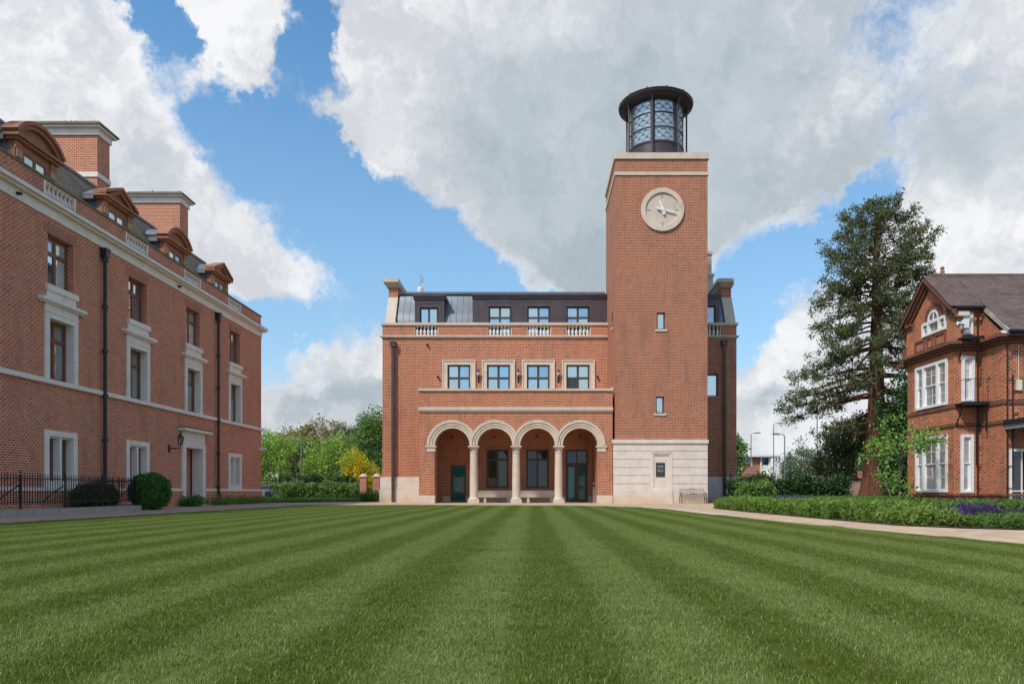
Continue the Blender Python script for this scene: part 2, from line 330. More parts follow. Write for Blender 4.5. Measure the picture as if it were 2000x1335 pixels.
leaf_mat('leaf_bed_lime', (0.17, 0.27, 0.05), (0.28, 0.34, 0.08), (0.2, 0.30, 0.05))
leaf_mat('leaf_litter', (0.20, 0.13, 0.06), (0.38, 0.28, 0.14), (0.28, 0.2, 0.1))
leaf_mat('flower_purple', (0.055, 0.03, 0.12), (0.11, 0.065, 0.20), (0.08, 0.05, 0.14), 0.2)
leaf_mat('grass_tall', (0.098, 0.196, 0.042), (0.182, 0.294, 0.070), (0.140, 0.238, 0.063))

STRIPE = 1.12; STRIPE_OFF = 0.15
def grass_mat(name, mul, blade):
    m, N = mat(name)
    g = N.n('ShaderNodeNewGeometry'); pos = g.outputs['Position']; p = N.n('ShaderNodeSeparateXYZ', {0: pos}).outputs
    wob = N.math('MULTIPLY_ADD', N.noise(N.vmath('MULTIPLY', pos, (1, 0.35, 0)), 1.0, 5, 0.7), 0.55, -0.275)
    ph = N.math('MULTIPLY', N.math('ADD', p[0], N.math('ADD', wob, -STRIPE_OFF)), 2*PI/STRIPE)
    s = N.ramp(N.math('COSINE', ph), -0.7, 0.7)
    s = N.math('MULTIPLY_ADD', s, 0.60, N.math('MULTIPLY_ADD', N.noise(pos, 1.0, 6, 0.75), 1.1, -0.34))
    dark = N.mix(N.noise(pos, 2.5, 4, 0.7), (0.068*mul, 0.102*mul, 0.005*mul), (0.120*mul, 0.148*mul, 0.012*mul))
    light = N.mix(N.noise(pos, 3.1, 4, 0.7), (0.160*mul, 0.220*mul, 0.042*mul), (0.260*mul, 0.305*mul, 0.098*mul))
    c = N.mix(s, light, dark)  # mowing stripes: sheen of leaning blades put into the grass colour
    patch = N.ramp(N.noise(N.vmath('MULTIPLY', pos, (1, .7, 0)), 2.1, 6, 0.72), 0.57, 0.76, 0, 0.55)
    dk = N.ramp(N.noise(N.vmath('MULTIPLY', pos, (1, .8, 0)), 3.4, 5, 0.7), 0.55, 0.75, 0, 0.5)
    c = N.mix(dk, c, (0.065*mul, 0.100*mul, 0.008*mul))
    c = N.mix(patch, c, (0.20*mul, 0.19*mul, 0.075*mul))
    viv = N.ramp(N.noise(pos, 5.5, 4, 0.7), 0.56, 0.72, 0, 0.6); c = N.mix(viv, c, (0.125*mul, 0.195*mul, 0.012*mul))
    dry = N.ramp(N.noise(N.vmath('ADD', pos, (7, 3, 0)), 2.7, 5, 0.75), 0.64, 0.76, 0, 0.55); c = N.mix(dry, c, (0.23*mul, 0.185*mul, 0.075*mul))
    if blade:
        r = g.outputs['Random Per Island']
        c = N.mix(N.ramp(r, 0.0, 0.85, 0.0, 0.72), c, (0.052, 0.072, 0.006))
        c = N.mix(N.ramp(r, 0.87, 0.95, 0, 0.75), c, (0.50, 0.52, 0.25))
        bs = N.n('ShaderNodeBsdfPrincipled', {'Base Color': c, 'Roughness': 0.55, 'Specular IOR Level': 0.2})
        t = N.n('ShaderNodeBsdfTranslucent', {0: c}); mx = N.n('ShaderNodeMixShader', {0: 0.3, 1: bs.outputs[0], 2: t.outputs[0]})
        N.n('ShaderNodeOutputMaterial', {0: mx.outputs[0]})
    else:
        finish(N, c, 0.95, N.noise(pos, 90, 3, 0.7), 0.8, 0.02, spec=0.1)
grass_mat('lawn_ground', 0.7, False); grass_mat('lawn_blades', 1.62, True)

# ------------------------------------------------------------------ mesh helpers
class Frame:
    def __init__(s, o=(0, 0, 0), u=(1, 0, 0), n=(0, -1, 0)):
        s.o = Vector(o); s.u = Vector(u); s.n = Vector(n)
    def __call__(s, u, n, z): q = s.o+s.u*u+s.n*n; return (q.x, q.y, q.z+z)
WORLD = Frame((0, 0, 0), (1, 0, 0), (0, 1, 0))
class MB:
    def __init__(s, fr=WORLD): s.v = []; s.f = []; s.fr = fr
    def add(s, vs, fs):
        b = len(s.v); s.v += [s.fr(*q) for q in vs]; s.f += [tuple(i+b for i in f) for f in fs]; return s
    def box(s, u0, u1, n0, n1, z0, z1):
        return s.add([(u, n, z) for z in (z0, z1) for u, n in ((u0, n0), (u1, n0), (u1, n1), (u0, n1))],
                     [(0, 3, 2, 1), (4, 5, 6, 7), (0, 1, 5, 4), (1, 2, 6, 5), (2, 3, 7, 6), (3, 0, 4, 7)])
    def poly(s, outer, holes, n0, n1, back=True, axis='n'):
        """extrude a (u,z) polygon with holes from n0 (front) to n1"""
        P = (lambda a, b, n: (a, n, b)) if axis == 'n' else ((lambda a, b, n: (n, a, b)) if axis == 'u' else (lambda a, b, n: (a, b, n)))
        loops = [outer]+list(holes)
        pts = [Vector((a, b, 0)) for lp in loops for a, b in lp]
        tris = tessellate_polygon([[Vector((a, b, 0)) for a, b in lp] for lp in loops])
        s.add([P(p.x, p.y, n0) for p in pts], tris)
        if back: s.add([P(p.x, p.y, n1) for p in pts], tris)
        for lp in loops:
            k = len(lp)
            s.add([P(a, b, n0) for a, b in lp]+[P(a, b, n1) for a, b in lp], [(i, (i+1) % k, (i+1) % k+k, i+k) for i in range(k)])
        return s
    def tube(s, pts, r, seg=8, cap=True):
        pts = [Vector(p) for p in pts]; rs = r if isinstance(r, (list, tuple)) else [r]*len(pts)
        vs = []; fs = []
        for i, p in enumerate(pts):
            d = (pts[min(i+1, len(pts)-1)]-pts[max(i-1, 0)]).normalized()
            a = d.cross(Vector((0, 0, 1)) if abs(d.z) < 0.95 else Vector((1, 0, 0))).normalized(); b = d.cross(a)
            for k in range(seg):
                t = 2*PI*k/seg; q = p+(a*math.cos(t)+b*math.sin(t))*rs[i]; vs.append(tuple(q))
        for i in range(len(pts)-1):
            for k in range(seg): fs.append((i*seg+k, i*seg+(k+1) % seg, (i+1)*seg+(k+1) % seg, (i+1)*seg+k))
        if cap: fs += [tuple(range(seg)), tuple((len(pts)-1)*seg+k for k in range(seg))]
        return s.add(vs, fs)
    def lathe(s, cu, cn, prof, seg=24, a0=0.0, a1=2*PI):
        """revolve (r,z) profile about the vertical axis"""
        full = abs(a1-a0-2*PI) < 1e-6; m = seg if full else seg+1; vs = []; fs = []
        for r, z in prof:
            for k in range(m):
                t = a0+(a1-a0)*k/seg; vs.append((cu+r*math.sin(t), cn-r*math.cos(t), z))
        for i in range(len(prof)-1):
            for k in range(seg):
                k2 = (k+1) % m; fs.append((i*m+k, i*m+k2, (i+1)*m+k2, (i+1)*m+k))
        return s.add(vs, fs)
    def ring(s, cu, cz, r0, r1, n0, n1, seg=48, a0=0.0, a1=2*PI, clip=None):
        full = abs(a1-a0-2*PI) < 1e-6; m = seg if full else seg+1; vs = []; fs = []
        for k in range(m):
            t = a0+(a1-a0)*k/seg; c, q = math.cos(t), math.sin(t)
            ro = r1
            if clip and abs(c) > 1e-6:
                lim = clip[1] if c > 0 else clip[0]
                if lim: ro = max(r0+0.001, min(r1, lim/abs(c)))
            for rr, nn in ((r0, n0), (ro, n0), (ro, n1), (r0, n1)): vs.append((cu+rr*c, nn, cz+rr*q))
        for k in range(seg):
            k2 = (k+1) % m
            for j in range(4): fs.append((k*4+j, k*4+(j+1) % 4, k2*4+(j+1) % 4, k2*4+j))
        if not full: fs += [(0, 1, 2, 3), (seg*4, seg*4+1, seg*4+2, seg*4+3)]
        return s.add(vs, fs)

ROOTLOC = {}
def prop(o, label=None, cat=None, group=None, kind=None):
    if label: o['label'] = label
    if cat: o['category'] = cat
    if group: o['group'] = group
    if kind: o['kind'] = kind
    return o
def thing(name, loc, label, cat, group=None, kind=None):
    o = bpy.data.objects.new(name, None); COL.objects.link(o); o.location = loc; ROOTLOC[o] = Vector(loc); o.empty_display_size = 0.3
    return prop(o, label, cat, group, kind)
def link_mesh(name, verts, faces, material, parent=None, loc=None, smooth=False, recalc=True, weld=False):
    me = bpy.data.meshes.new(name)
    off = ROOTLOC.get(parent, Vector((0, 0, 0))) if parent is not None else (Vector(loc) if loc is not None else Vector((0, 0, 0)))
    if isinstance(verts, np.ndarray):
        v = (verts-np.array(off)).astype(np.float32); f = np.asarray(faces, dtype=np.int32); k = f.shape[1]
        me.vertices.add(len(v)); me.vertices.foreach_set('co', v.ravel())
        me.loops.add(f.size); me.loops.foreach_set('vertex_index', f.ravel())
        me.polygons.add(len(f)); me.polygons.foreach_set('loop_start', np.arange(0, f.size, k, dtype=np.int32))
        try: me.polygons.foreach_set('loop_total', np.full(len(f), k, dtype=np.int32))
        except Exception: pass
        me.update(calc_edges=True)
    else:
        me.from_pydata([tuple(Vector(q)-off) for q in verts], [], faces)
        if recalc or weld:
            bm = bmesh.new(); bm.from_mesh(me)
            if weld: bmesh.ops.remove_doubles(bm, verts=bm.verts, dist=1e-5)
            bmesh.ops.recalc_face_normals(bm, faces=bm.faces); bm.to_mesh(me); bm.free()
    me.materials.append(MATS[material] if isinstance(material, str) else material)
    if smooth:
        me.polygons.foreach_set('use_smooth', [True]*len(me.polygons))
        try: me.set_sharp_from_angle(angle=R(40))
        except Exception: pass
    o = bpy.data.objects.new(name, me); COL.objects.link(o)
    if parent is not None:
        o.parent = parent; ROOTLOC[o] = ROOTLOC[parent]
    else: o.location = off; ROOTLOC[o] = off
    return o
def build(mb, name, material, parent=None, label=None, kind=None, smooth=False, weld=False, cat=None, group=None, loc=None):
    o = link_mesh(name, mb.v, mb.f, material, parent, loc, smooth, True, weld)
    return prop(o, label, cat, group, kind)
def copy_part(src, dloc, parent):
    c = src.copy(); COL.objects.link(c); c.parent = parent; c.location = src.location+Vector(dloc); return c
def copy_thing(root, loc, label=None, rotz=None):
    def rec(o, par):
        c = o.copy(); COL.objects.link(c); c.parent = par
        for ch in list(o.children): rec(ch, c)
        return c
    r = rec(root, None); r.location = loc
    if rotz is not None: r.rotation_euler.z = rotz
    if label: r['label'] = label
    return r
def at(px, py, Y): return ((px-VX)*Y/F, Y, H+(VY-py)*Y/F)
def XX(px, Y): return (px-VX)*Y/F
def ZZ(py, Y): return H+(VY-py)*Y/F
def rect(a0, a1, b0, b1): return [(a0, b0), (a1, b0), (a1, b1), (a0, b1)]

def window(root, fr, u0, u1, z0, z1, n, fm, gm, cols=(0.5,), rows=(0.5,), fw=0.06, bw=0.045, depth=0.07, label=None, cell_mats=None, name='window', inner=0.0):
    """framed window; n is the outward position of the glass plane. panes become sub-parts"""
    us = [u0]+[u0+(u1-u0)*c for c in cols]+[u1]; zs = [z0]+[z0+(z1-z0)*r for r in rows]+[z1]
    mb = MB(fr)
    mb.box(u0, u0+fw, n-depth/2, n+depth/2, z0, z1); mb.box(u1-fw, u1, n-depth/2, n+depth/2, z0, z1)
    mb.box(u0+fw, u1-fw, n-depth/2, n+depth/2, z0, z0+fw); mb.box(u0+fw, u1-fw, n-depth/2, n+depth/2, z1-fw, z1)
    for c in us[1:-1]: mb.box(c-bw/2, c+bw/2, n-depth*0.4, n+depth*0.4, z0+fw, z1-fw)
    for r in zs[1:-1]: mb.box(u0+fw, u1-fw, n-depth*0.42, n+depth*0.42, r-bw/2, r+bw/2)
    if inner:
        for i in range(len(us)-1):
            for j in range(len(zs)-1):
                a = us[i]+(fw if i == 0 else bw/2); b = us[i+1]-(fw if i == len(us)-2 else bw/2)
                c = zs[j]+(fw if j == 0 else bw/2); d = zs[j+1]-(fw if j == len(zs)-2 else bw/2)
                mb.box(a, a+inner, n-depth*.3, n+depth*.3, c, d); mb.box(b-inner, b, n-depth*.3, n+depth*.3, c, d)
                mb.box(a+inner, b-inner, n-depth*.3, n+depth*.3, c, c+inner); mb.box(a+inner, b-inner, n-depth*.3, n+depth*.3, d-inner, d)
    w = build(mb, name, fm, root, label)
    for i in range(len(us)-1):
        for j in range(len(zs)-1):
            g = gm if not cell_mats else cell_mats.get((i, j), gm)
            p = MB(fr); p.box(us[i]+0.01, us[i+1]-0.01, n-0.006, n+0.006, zs[j]+0.01, zs[j+1]-0.01)
            build(p, 'pane', g, w)
    return w

# ================================================================== GROUND
def ground_sheet(name, poly, z, material, kind='structure'):
    tris = tessellate_polygon([[Vector((x, y, 0)) for x, y in poly]])
    me = [(x, y, z) for x, y in poly]
    o = link_mesh(name, me, [tuple(t) for t in tris], material, None, (0, 0, 0), recalc=True)
    if o.data.polygons[0].normal.z < 0: o.data.flip_normals()
    return prop(o, kind=kind)
ground_sheet('ground', [(-1500, -200), (1500, -200), (1500, 2500), (-1500, 2500)], -0.03, 'soil')
ground_sheet('pavement', [(-18.6, 3), (-18.6, 48.7), (-24, 60), (-14, 62), (-9, 56), (-9, 53.2), (12.5, 53.2), (14.6, 53.0), (12.0, 42), (9.0, 36), (8.3, 33), (8.1, 27), (8.2, 20), (8.3, 16.5), (9.0, 15.2), (10.5, 14.0), (16, 11), (30, 9), (30, -6), (-13, -6)], -0.008, 'pavers_sandy')
ground_sheet('left_path', [(-18.55, 3), (-12.7, 3), (-12.7, 41.2), (-11, 44.5), (-13, 49.5), (-18.55, 47)], -0.004, 'pavers_left')
LAWN = [(-12.8, -4), (-12.8, 41.0), (-5, 40.6), (2.0, 39.2), (4.2, 37.4), (5.4, 35.0), (5.85, 31), (5.95, 26), (6.15, 21), (6.6, 16), (7.0, 12), (7.15, 9), (7.2, -4)]
ground_sheet('lawn', LAWN, 0.004, 'lawn_ground')
ground_sheet('bed_soil', [(8.35, 33), (8.15, 27), (8.25, 20), (8.35, 16.8), (9.1, 15.4), (10.6, 14.2), (16, 11.3), (26, 9.5), (60, 20), (60, 75), (15.2, 75), (12.6, 53), (12.0, 42), (9.2, 36)], 0.0, 'soil')
ground_sheet('bed_soil_by_range', [(-24, 49.2), (-18.2, 49.2), (-10.2, 57.5), (-15, 64), (-40, 66), (-40, 49.5)], 0.0, 'soil')
# the pale kerb of flagstones between lawn and pavement in front of the arcade
ground_sheet('flagstone_strip', [(-12.7, 41.05), (-12.7, 42.0), (-5, 41.7), (2.3, 40.3), (4.9, 38.2), (6.2, 35.4), (6.6, 31), (6.7, 26), (6.5, 22), (6.2, 21.0), (5.97, 26), (5.88, 31), (5.45, 35.0), (4.25, 37.45), (2.0, 39.25), (-5, 40.65)], -0.0005, 'flagstones')

def in_poly(x, y, poly):
    inside = np.zeros(len(x), bool); k = len(poly); j = k-1
    for i in range(k):
        xi, yi = poly[i]; xj, yj = poly[j]
        if yi != yj:
            c = ((yi > y) != (yj > y)) & (x < (xj-xi)*(y-yi)/(yj-yi)+xi); inside ^= c
        j = i
    return inside

# instanced scatter (stuff only): one object, geometry nodes
def scatter(name, protos, pts, rots, scales, idx, label=None, cat=None, tilt=None):
    me = bpy.data.meshes.new(name); n = len(pts)
    me.vertices.add(n); me.vertices.foreach_set('co', np.asarray(pts, np.float32).ravel())
    a = me.attributes.new('rot', 'FLOAT_VECTOR', 'POINT'); rv = np.zeros((n, 3), np.float32); rv[:, 2] = rots
    if tilt is not None: rv[:, :2] = tilt
    a.data.foreach_set('vector', rv.ravel())
    a = me.attributes.new('scl', 'FLOAT', 'POINT'); a.data.foreach_set('value', np.asarray(scales, np.float32))
    a = me.attributes.new('idx', 'INT', 'POINT'); a.data.foreach_set('value', np.asarray(idx, np.int32))
    o = bpy.data.objects.new(name, me); COL.objects.link(o)
    c = bpy.data.collections.new(name+'_sources')
    for p in protos:
        if p.name in COL.objects: COL.objects.unlink(p)
        c.objects.link(p)
    ng = bpy.data.node_groups.new(name, 'GeometryNodeTree')
    ng.interface.new_socket('Geometry', in_out='INPUT', socket_type='NodeSocketGeometry'); ng.interface.new_socket('Geometry', in_out='OUTPUT', socket_type='NodeSocketGeometry')
    gi = ng.nodes.new('NodeGroupInput'); go = ng.nodes.new('NodeGroupOutput')
    ci = ng.nodes.new('GeometryNodeCollectionInfo'); ci.inputs['Collection'].default_value = c; ci.inputs['Separate Children'].default_value = True; ci.inputs['Reset Children'].default_value = True
    def attr(nm, t): q = ng.nodes.new('GeometryNodeInputNamedAttribute'); q.data_type = t; q.inputs['Name'].default_value = nm; return q
    ip = ng.nodes.new('GeometryNodeInstanceOnPoints'); L = ng.links.new
    L(gi.outputs[0], ip.inputs['Points']); L(ci.outputs[0], ip.inputs['Instance']); ip.inputs['Pick Instance'].default_value = True
    ar, asc, ai = attr('rot', 'FLOAT_VECTOR'), attr('scl', 'FLOAT'), attr('idx', 'INT')
    L(ai.outputs['Attribute'], ip.inputs['Instance Index'])
    e2r = ng.nodes.new('FunctionNodeEulerToRotation'); L(ar.outputs['Attribute'], e2r.inputs[0]); L(e2r.outputs[0], ip.inputs['Rotation'])
    L(asc.outputs['Attribute'], ip.inputs['Scale']); L(ip.outputs[0], go.inputs[0])
    md = o.modifiers.new('scatter', 'NODES'); md.node_group = ng
    return prop(o, label, cat, None, 'stuff')

def blade_mesh(name, n, size, h0, h1, w, material, lean=0.5, seed=0):
    r = np.random.default_rng(seed)
    x = r.uniform(-size/2, size/2, n); y = r.uniform(-size/2, size/2, n); h = r.uniform(h0, h1, n); a = r.uniform(0, 2*PI, n)
    la = r.uniform(0, 2*PI, n); ll = np.abs(r.normal(0, lean, n))*h
    ww = r.uniform(0.6, 1.3, n)*w
    ca, sa = np.cos(a)*ww/2, np.sin(a)*ww/2
    lx, ly = np.cos(la)*ll, np.sin(la)*ll
    V = np.zeros((n, 5, 3)); V[:, 0] = np.stack([x-ca, y-sa, 0*x], 1); V[:, 1] = np.stack([x+ca, y+sa, 0*x], 1)
    V[:, 2] = np.stack([x+ca*.8+lx*.35, y+sa*.8+ly*.35, h*.6], 1); V[:, 3] = np.stack([x-ca*.8+lx*.35, y-sa*.8+ly*.35, h*.6], 1)
    V[:, 4] = np.stack([x+lx, y+ly, h*(1-.15*np.minimum(ll/h, 1))], 1)
    b = (np.arange(n)*5)[:, None]
    T = np.concatenate([b+np.array([[0, 1, 2]]), b+np.array([[0, 2, 3]]), b+np.array([[3, 2, 4]])], 0)
    return link_mesh(name, V.reshape(-1, 3), T, material)

# ---- lawn blades
S = 0.5
gx, gy = np.meshgrid(np.arange(-13, 8, S*0.9), np.arange(1.6, 42, S*0.9)); gx = gx.ravel()+RNG.uniform(-.08, .08, gx.size); gy = gy.ravel()+RNG.uniform(-.08, .08, gy.size)
SHR = [(x+(0.2 if x < 0 else -0.2), y-0.25 if y > 0 else y) for x, y in LAWN]
k = in_poly(gx, gy, SHR) & (np.abs(gx) < gy*0.82+1.5); gx, gy = gx[k], gy[k]
protos = [blade_mesh('grass_blades_%s' % c, 3000, S, 0.008, 0.031, 0.0027, 'lawn_blades', 0.8, i) for i, c in enumerate('abcd')]
scatter('lawn_grass', protos, np.stack([gx, gy, np.full(gx.size, 0.003)], 1), RNG.integers(0, 4, gx.size)*PI/2, RNG.uniform(0.95, 1.1, gx.size), RNG.integers(0, 4, gx.size),
        'short mown lawn grass with light and dark stripes', 'grass')

# ================================================================== ARCADE HALL (main building)
YW = 53.0; YP = 48.35; YT = 48.0
FW = Frame((0, YW, 0)); FP = Frame((0, YP, 0)); FT = Frame((0, YT, 0))
xw = lambda px: XX(px, YW); zw = lambda py: ZZ(py, YW)
xp = lambda px: XX(px, YP); zp = lambda py: ZZ(py, YP)
xt = lambda px: XX(px, YT); zt = lambda py: ZZ(py, YT)
hall = thing('arcade_hall', (0, YW, 0), 'red brick hall with stone arcade and zinc mansard roof beside the clock tower', 'building')
XL, XRt = xw(747), xw(1438.5)
ZCAP0, ZCAP1 = zw(635), zw(630); ZLED0, ZLED1 = zw(660), zw(655.5)
wins1 = [(874, 918.5), (951, 996), (1029, 1073.5), (1106, 1151.5)]
sur1 = [(864.5, 928), (942, 1005), (1020, 1083), (1098, 1161)]
ZW0 = 7.95
back_wins = [(950, 993, 877, 953), (1027.6, 1072, 877, 953)]
holes = [rect(xw(a), xw(b), ZW0, zw(712)) for a, b in wins1]
holes += [rect(xw(a), xw(b), zw(d), zw(c)) for a, b, c, d in back_wins]
holes += [rect(xw(1380), xw(1402), zw(774), zw(730))]
DOORS = [rect(xw(880), xw(910), 0.02, zw(908)), rect(xw(1105), xw(1148), 0.02, zw(877))]
mb = MB(FW); mb.poly(rect(XL, XRt, -0.02, ZLED0), holes+DOORS, 0.0, -0.4)
mb.box(XL, XL+0.4, -9, -0.4, -0.02, ZLED0); mb.box(XRt-0.4, XRt, -9, -0.4, -0.02, ZLED0)
build(mb, 'wall', 'brick_hall', hall)
mb = MB(FW); mb.box(XL+0.4, XRt-0.4, -9, -1.2, 0, ZLED0); build(mb, 'interior_block', 'dark_interior', hall)
# parapet with baluster openings
bal = [(809, 856), (952, 999), (1029, 1076), (1105.6, 1153.6), (1381, 1408)]
mb = MB(FW); mb.poly(rect(XL, XRt, ZLED1, ZCAP0), [rect(xw(a), xw(b), ZLED1+0.02, ZCAP0-0.02) for a, b in bal[:4]]+[rect(xw(1378), xw(1408), ZLED1+0.02, ZCAP0-0.02)], 0.0, -0.3)
build(mb, 'parapet', 'brick_hall', hall)
mb = MB(FW); mb.box(XL-0.1, XRt+0.1, -0.38, 0.08, ZCAP0, ZCAP1); build(mb, 'parapet_coping', 'stone', hall)
mb = MB(FW); mb.box(XL-0.16, XRt+0.16, -0.3, 0.14, ZLED0+0.07, ZLED1); mb.box(XL-0.06, XRt+0.06, -0.25, 0.06, ZLED0, ZLED0+0.07); build(mb, 'cornice', 'stone', hall)
def baluster_mesh(h, r):
    prof = [(r*.95, 0), (r*.95, .08*h), (r*.55, .12*h), (r*.95, .32*h), (r*.9, .42*h), (r*.42, .66*h), (r*.4, .8*h), (r*.8, .88*h), (r*.9, .9*h), (r*.9, h)]
    m = MB(); m.lathe(0, 0, prof, 10); return m
bh = ZCAP0-ZLED1-0.05
bproto = None
for a, b in bal:
    n = 3 if a == 1381 else 6
    mb = MB(FW); mb.box(xw(a), xw(b), -0.24, -0.06, ZLED1+0.021, ZLED1+0.05); 
    for e in ((a, a+1.6), (b-1.6, b)): mb.box(xw(e[0]), xw(e[1]), -0.24, -0.04, ZLED1+0.05, ZCAP0-0.021)
    build(mb, 'balustrade_frame', 'stone_pale', hall)
    for i in range(n):
        x = xw(a+2+(b-a-4)*(i+0.5)/n)
        if bproto is None:
            bproto = build(baluster_mesh(bh, 0.115), 'baluster', 'stone_pale', hall, smooth=True)
            bproto.location = (0, 0, 0); base = bproto.data
            for v in base.vertices: v.co += ROOTLOC[hall]
            bproto.location = Vector((x, YW+0.15, ZLED1+0.05))-ROOTLOC[hall]
        else:
            c = bproto.copy(); COL.objects.link(c); c.location = Vector((x, YW+0.15, ZLED1+0.05))-ROOTLOC[hall]
# first floor windows
for i, ((a, b), (c, d)) in enumerate(zip(wins1, sur1)):
    z1 = zw(712); zt1 = zw(703)
    mb = MB(FW)
    mb.box(xw(c), xw(a), 0, 0.06, ZW0, zt1); mb.box(xw(b), xw(d), 0, 0.06, ZW0, zt1); mb.box(xw(a), xw(b), 0, 0.06, z1, zt1)
    e = 0.07
    mb.box(xw(c)-.03, xw(c)+e, 0.0601, 0.11, ZW0, zt1+.03); mb.box(xw(d)-e, xw(d)+.03, 0.0601, 0.11, ZW0, zt1+.03); mb.box(xw(c)+e, xw(d)-e, 0.0601, 0.11, zt1-e, zt1+.03)
    mb.box(xw(a)-.05, xw(a)+.001, -0.18, 0.085, ZW0, z1); mb.box(xw(b)-.001, xw(b)+.05, -0.18, 0.085, ZW0, z1); mb.box(xw(a)+.001, xw(b)-.001, -0.18, 0.085, z1-.001, z1+.05)
    build(mb, 'window_surround', 'stone', hall)
    cm = {(0, 0): 'glass_dark'} if i == 3 else None
    window(hall, FW, xw(a)+.002, xw(b)-.002, ZW0+0.02, z1-.003, -0.15, 'frame_brown', 'glass_sky', (0.5,), (0.55,), 0.09, 0.10, 0.1, cell_mats=cm, inner=0.035)
# window right of the tower
mb = MB(FW); mb.box(xw(1378), xw(1404), -0.1, 0.07, zw(776), zw(774)); build(mb, 'window_sill', 'stone', hall)
mb = MB(FW); mb.box(xw(1378), xw(1404), -0.05, 0.006, zw(729.8), zw(721)); build(mb, 'window_lintel', 'brick_soldier_hall', hall)
window(hall, FW, xw(1380), xw(1402), zw(774)+.005, zw(730)-.005, -0.2, 'frame_brown', 'glass_sky', (), (), 0.09, 0.05, 0.1, label='tall single-pane window beside the rainwater pipe')
# stone plinth of the wings
for a, b in ((742.5, 819), (1379.5, 1439.8)):
    z2, z1 = zw(931), zw(955)
    mid = 767 if a < 800 else 1412
    for u0, u1 in ((a, mid), (mid, b)):
        mb = MB(FW); mb.box(xw(u0)+.003, xw(u1)-.003, 0.0, 0.07, z1+.01, z2); build(mb, 'stone_block', 'stone_base', hall)
        mb = MB(FW); mb.box(xw(u0)+.003-(0.05 if u0 == a else 0), xw(u1)-.003, 0.0, 0.12, -0.03, z1); build(mb, 'stone_block', 'stone_base', hall)
for a, b in ((XL-.06, XL), (XRt, XRt+.06)): mb = MB(FW); mb.box(a, b, -3, 0, -0.03, zw(931)); build(mb, 'side_plinth', 'stone_base', hall)
# rainwater pipes
for px, top, hop in ((768.6, 670, 8), (1413.5, 667, 8)):
    mb = MB(FW); x = xw(px)
    mb.box(x-.10, x+.10, 0.13, 0.29, -0.02, zw(top+hop)); mb.box(x-.2, x+.2, 0.02, 0.36, zw(top+hop), zw(top)); mb.box(x-.24, x+.24, 0.01, 0.4, zw(top), zw(top)+.06)
    for z in (1.6, 4.2, 6.9, 9.4): mb.box(x-.13, x+.13, 0.0, 0.31, z, z+.07)
    build(mb, 'rainwater_pipe', 'pipe_brown', hall)
# back wall of the arcade: windows, doors, benches
for a, b, c, d in back_wins:
    window(hall, FW, xw(a), xw(b), zw(d), zw(c), -0.22, 'frame_brown', 'glass_dark', (0.5,), (0.02, 0.74), 0.11, 0.09, 0.12, inner=0.03)
    mb = MB(FW); mb.box(xw(a-5), xw(b+5), -0.05, 0.006, zw(c-.2), zw(c-9)); build(mb, 'window_lintel', 'brick_soldier_hall', hall)
a, b = 880, 910
mb = MB(FW); 
mb.box(xw(a), xw(a+3.6), -.25, -.12, .02, zw(908)); mb.box(xw(b-3.6), xw(b), -.25, -.12, .02, zw(908)); mb.box(xw(a+3.6), xw(b-3.6), -.25, -.12, zw(910.5), zw(908)); mb.box(xw(a+3.6), xw(b-3.6), -.25, -.12, .02, .13)
dr = build(mb, 'door', 'frame_brown', hall, label='single green glazed door')
mb = MB(FW); mb.box(xw(a+3.6), xw(b-3.6), -.2, -.18, .13, zw(910.5)); build(mb, 'pane', 'glass_green', dr)
mb = MB(FW); mb.tube([(xw(b-7), -.08, 0.8), (xw(b-7), -.08, 1.5)], .02, 6); build(mb, 'handle', 'metal_light', dr)
mb = MB(FW); mb.box(xw(a-4), xw(b+4), -0.05, 0.006, zw(907.8), zw(899)); build(mb, 'door_lintel', 'brick_soldier_hall', hall)
a, b = 1105, 1148; tz = zw(906)
mb = MB(FW); w_ = 0.13
mb.box(xw(a), xw(a)+w_, -.25, -.12, .02, zw(877)); mb.box(xw(b)-w_, xw(b), -.25, -.12, .02, zw(877)); mb.box(xw(a)+w_, xw(b)-w_, -.25, -.12, zw(877)-w_, zw(877))
mb.box(xw(a)+w_, xw(b)-w_, -.26, -.11, tz-.1, tz+.1); mb.box(xw(1126.5)-.09, xw(1126.5)+.09, -.25, -.12, .02, tz-.1); mb.box(xw(1126.5)-.04, xw(1126.5)+.04, -.25, -.12, tz+.1, zw(877)-w_)
for u0, u1 in ((xw(a)+w_, xw(1126.5)-.09), (xw(1126.5)+.09, xw(b)-w_)):
    mb.box(u0, u0+.07, -.22, -.14, .05, tz-.1); mb.box(u1-.07, u1, -.22, -.14, .05, tz-.1); mb.box(u0+.07, u1-.07, -.22, -.14, .05, .2); mb.box(u0+.07, u1-.07, -.22, -.14, tz-.2, tz-.1)
dr = build(mb, 'double_door', 'frame_brown', hall, label='brown framed glazed double door with transom')
for u0, u1, z0, z1, g in ((xw(a)+w_, xw(1126.5), .1, tz, 'glass_green'), (xw(1126.5)+.003, xw(b)-w_, .1, tz, 'glass_green'), (xw(a)+w_, xw(1126.5), tz+.003, zw(878), 'glass_dark'), (xw(1126.5)+.003, xw(b)-w_, tz+.003, zw(878), 'glass_dark')):
    mb = MB(FW); mb.box(u0, u1, -.195, -.18, z0, z1); build(mb, 'pane', g, dr)
for x in (xw(1126.5)-.16, xw(1126.5)+.16):
    mb = MB(FW); mb.tube([(x, -.06, .75), (x, -.06, 1.45)], .022, 6); build(mb, 'handle', 'metal_light', dr)
for u0, u1 in ((xp(848), xw(880)), (xw(910), xw(1105)), (xw(1148), xp(1167.5))):
    mb = MB(FW); mb.box(u0+.01, u1-.002, 0.0, 0.05, -.02, 0.42); build(mb, 'inner_plinth', 'stone_base', hall)
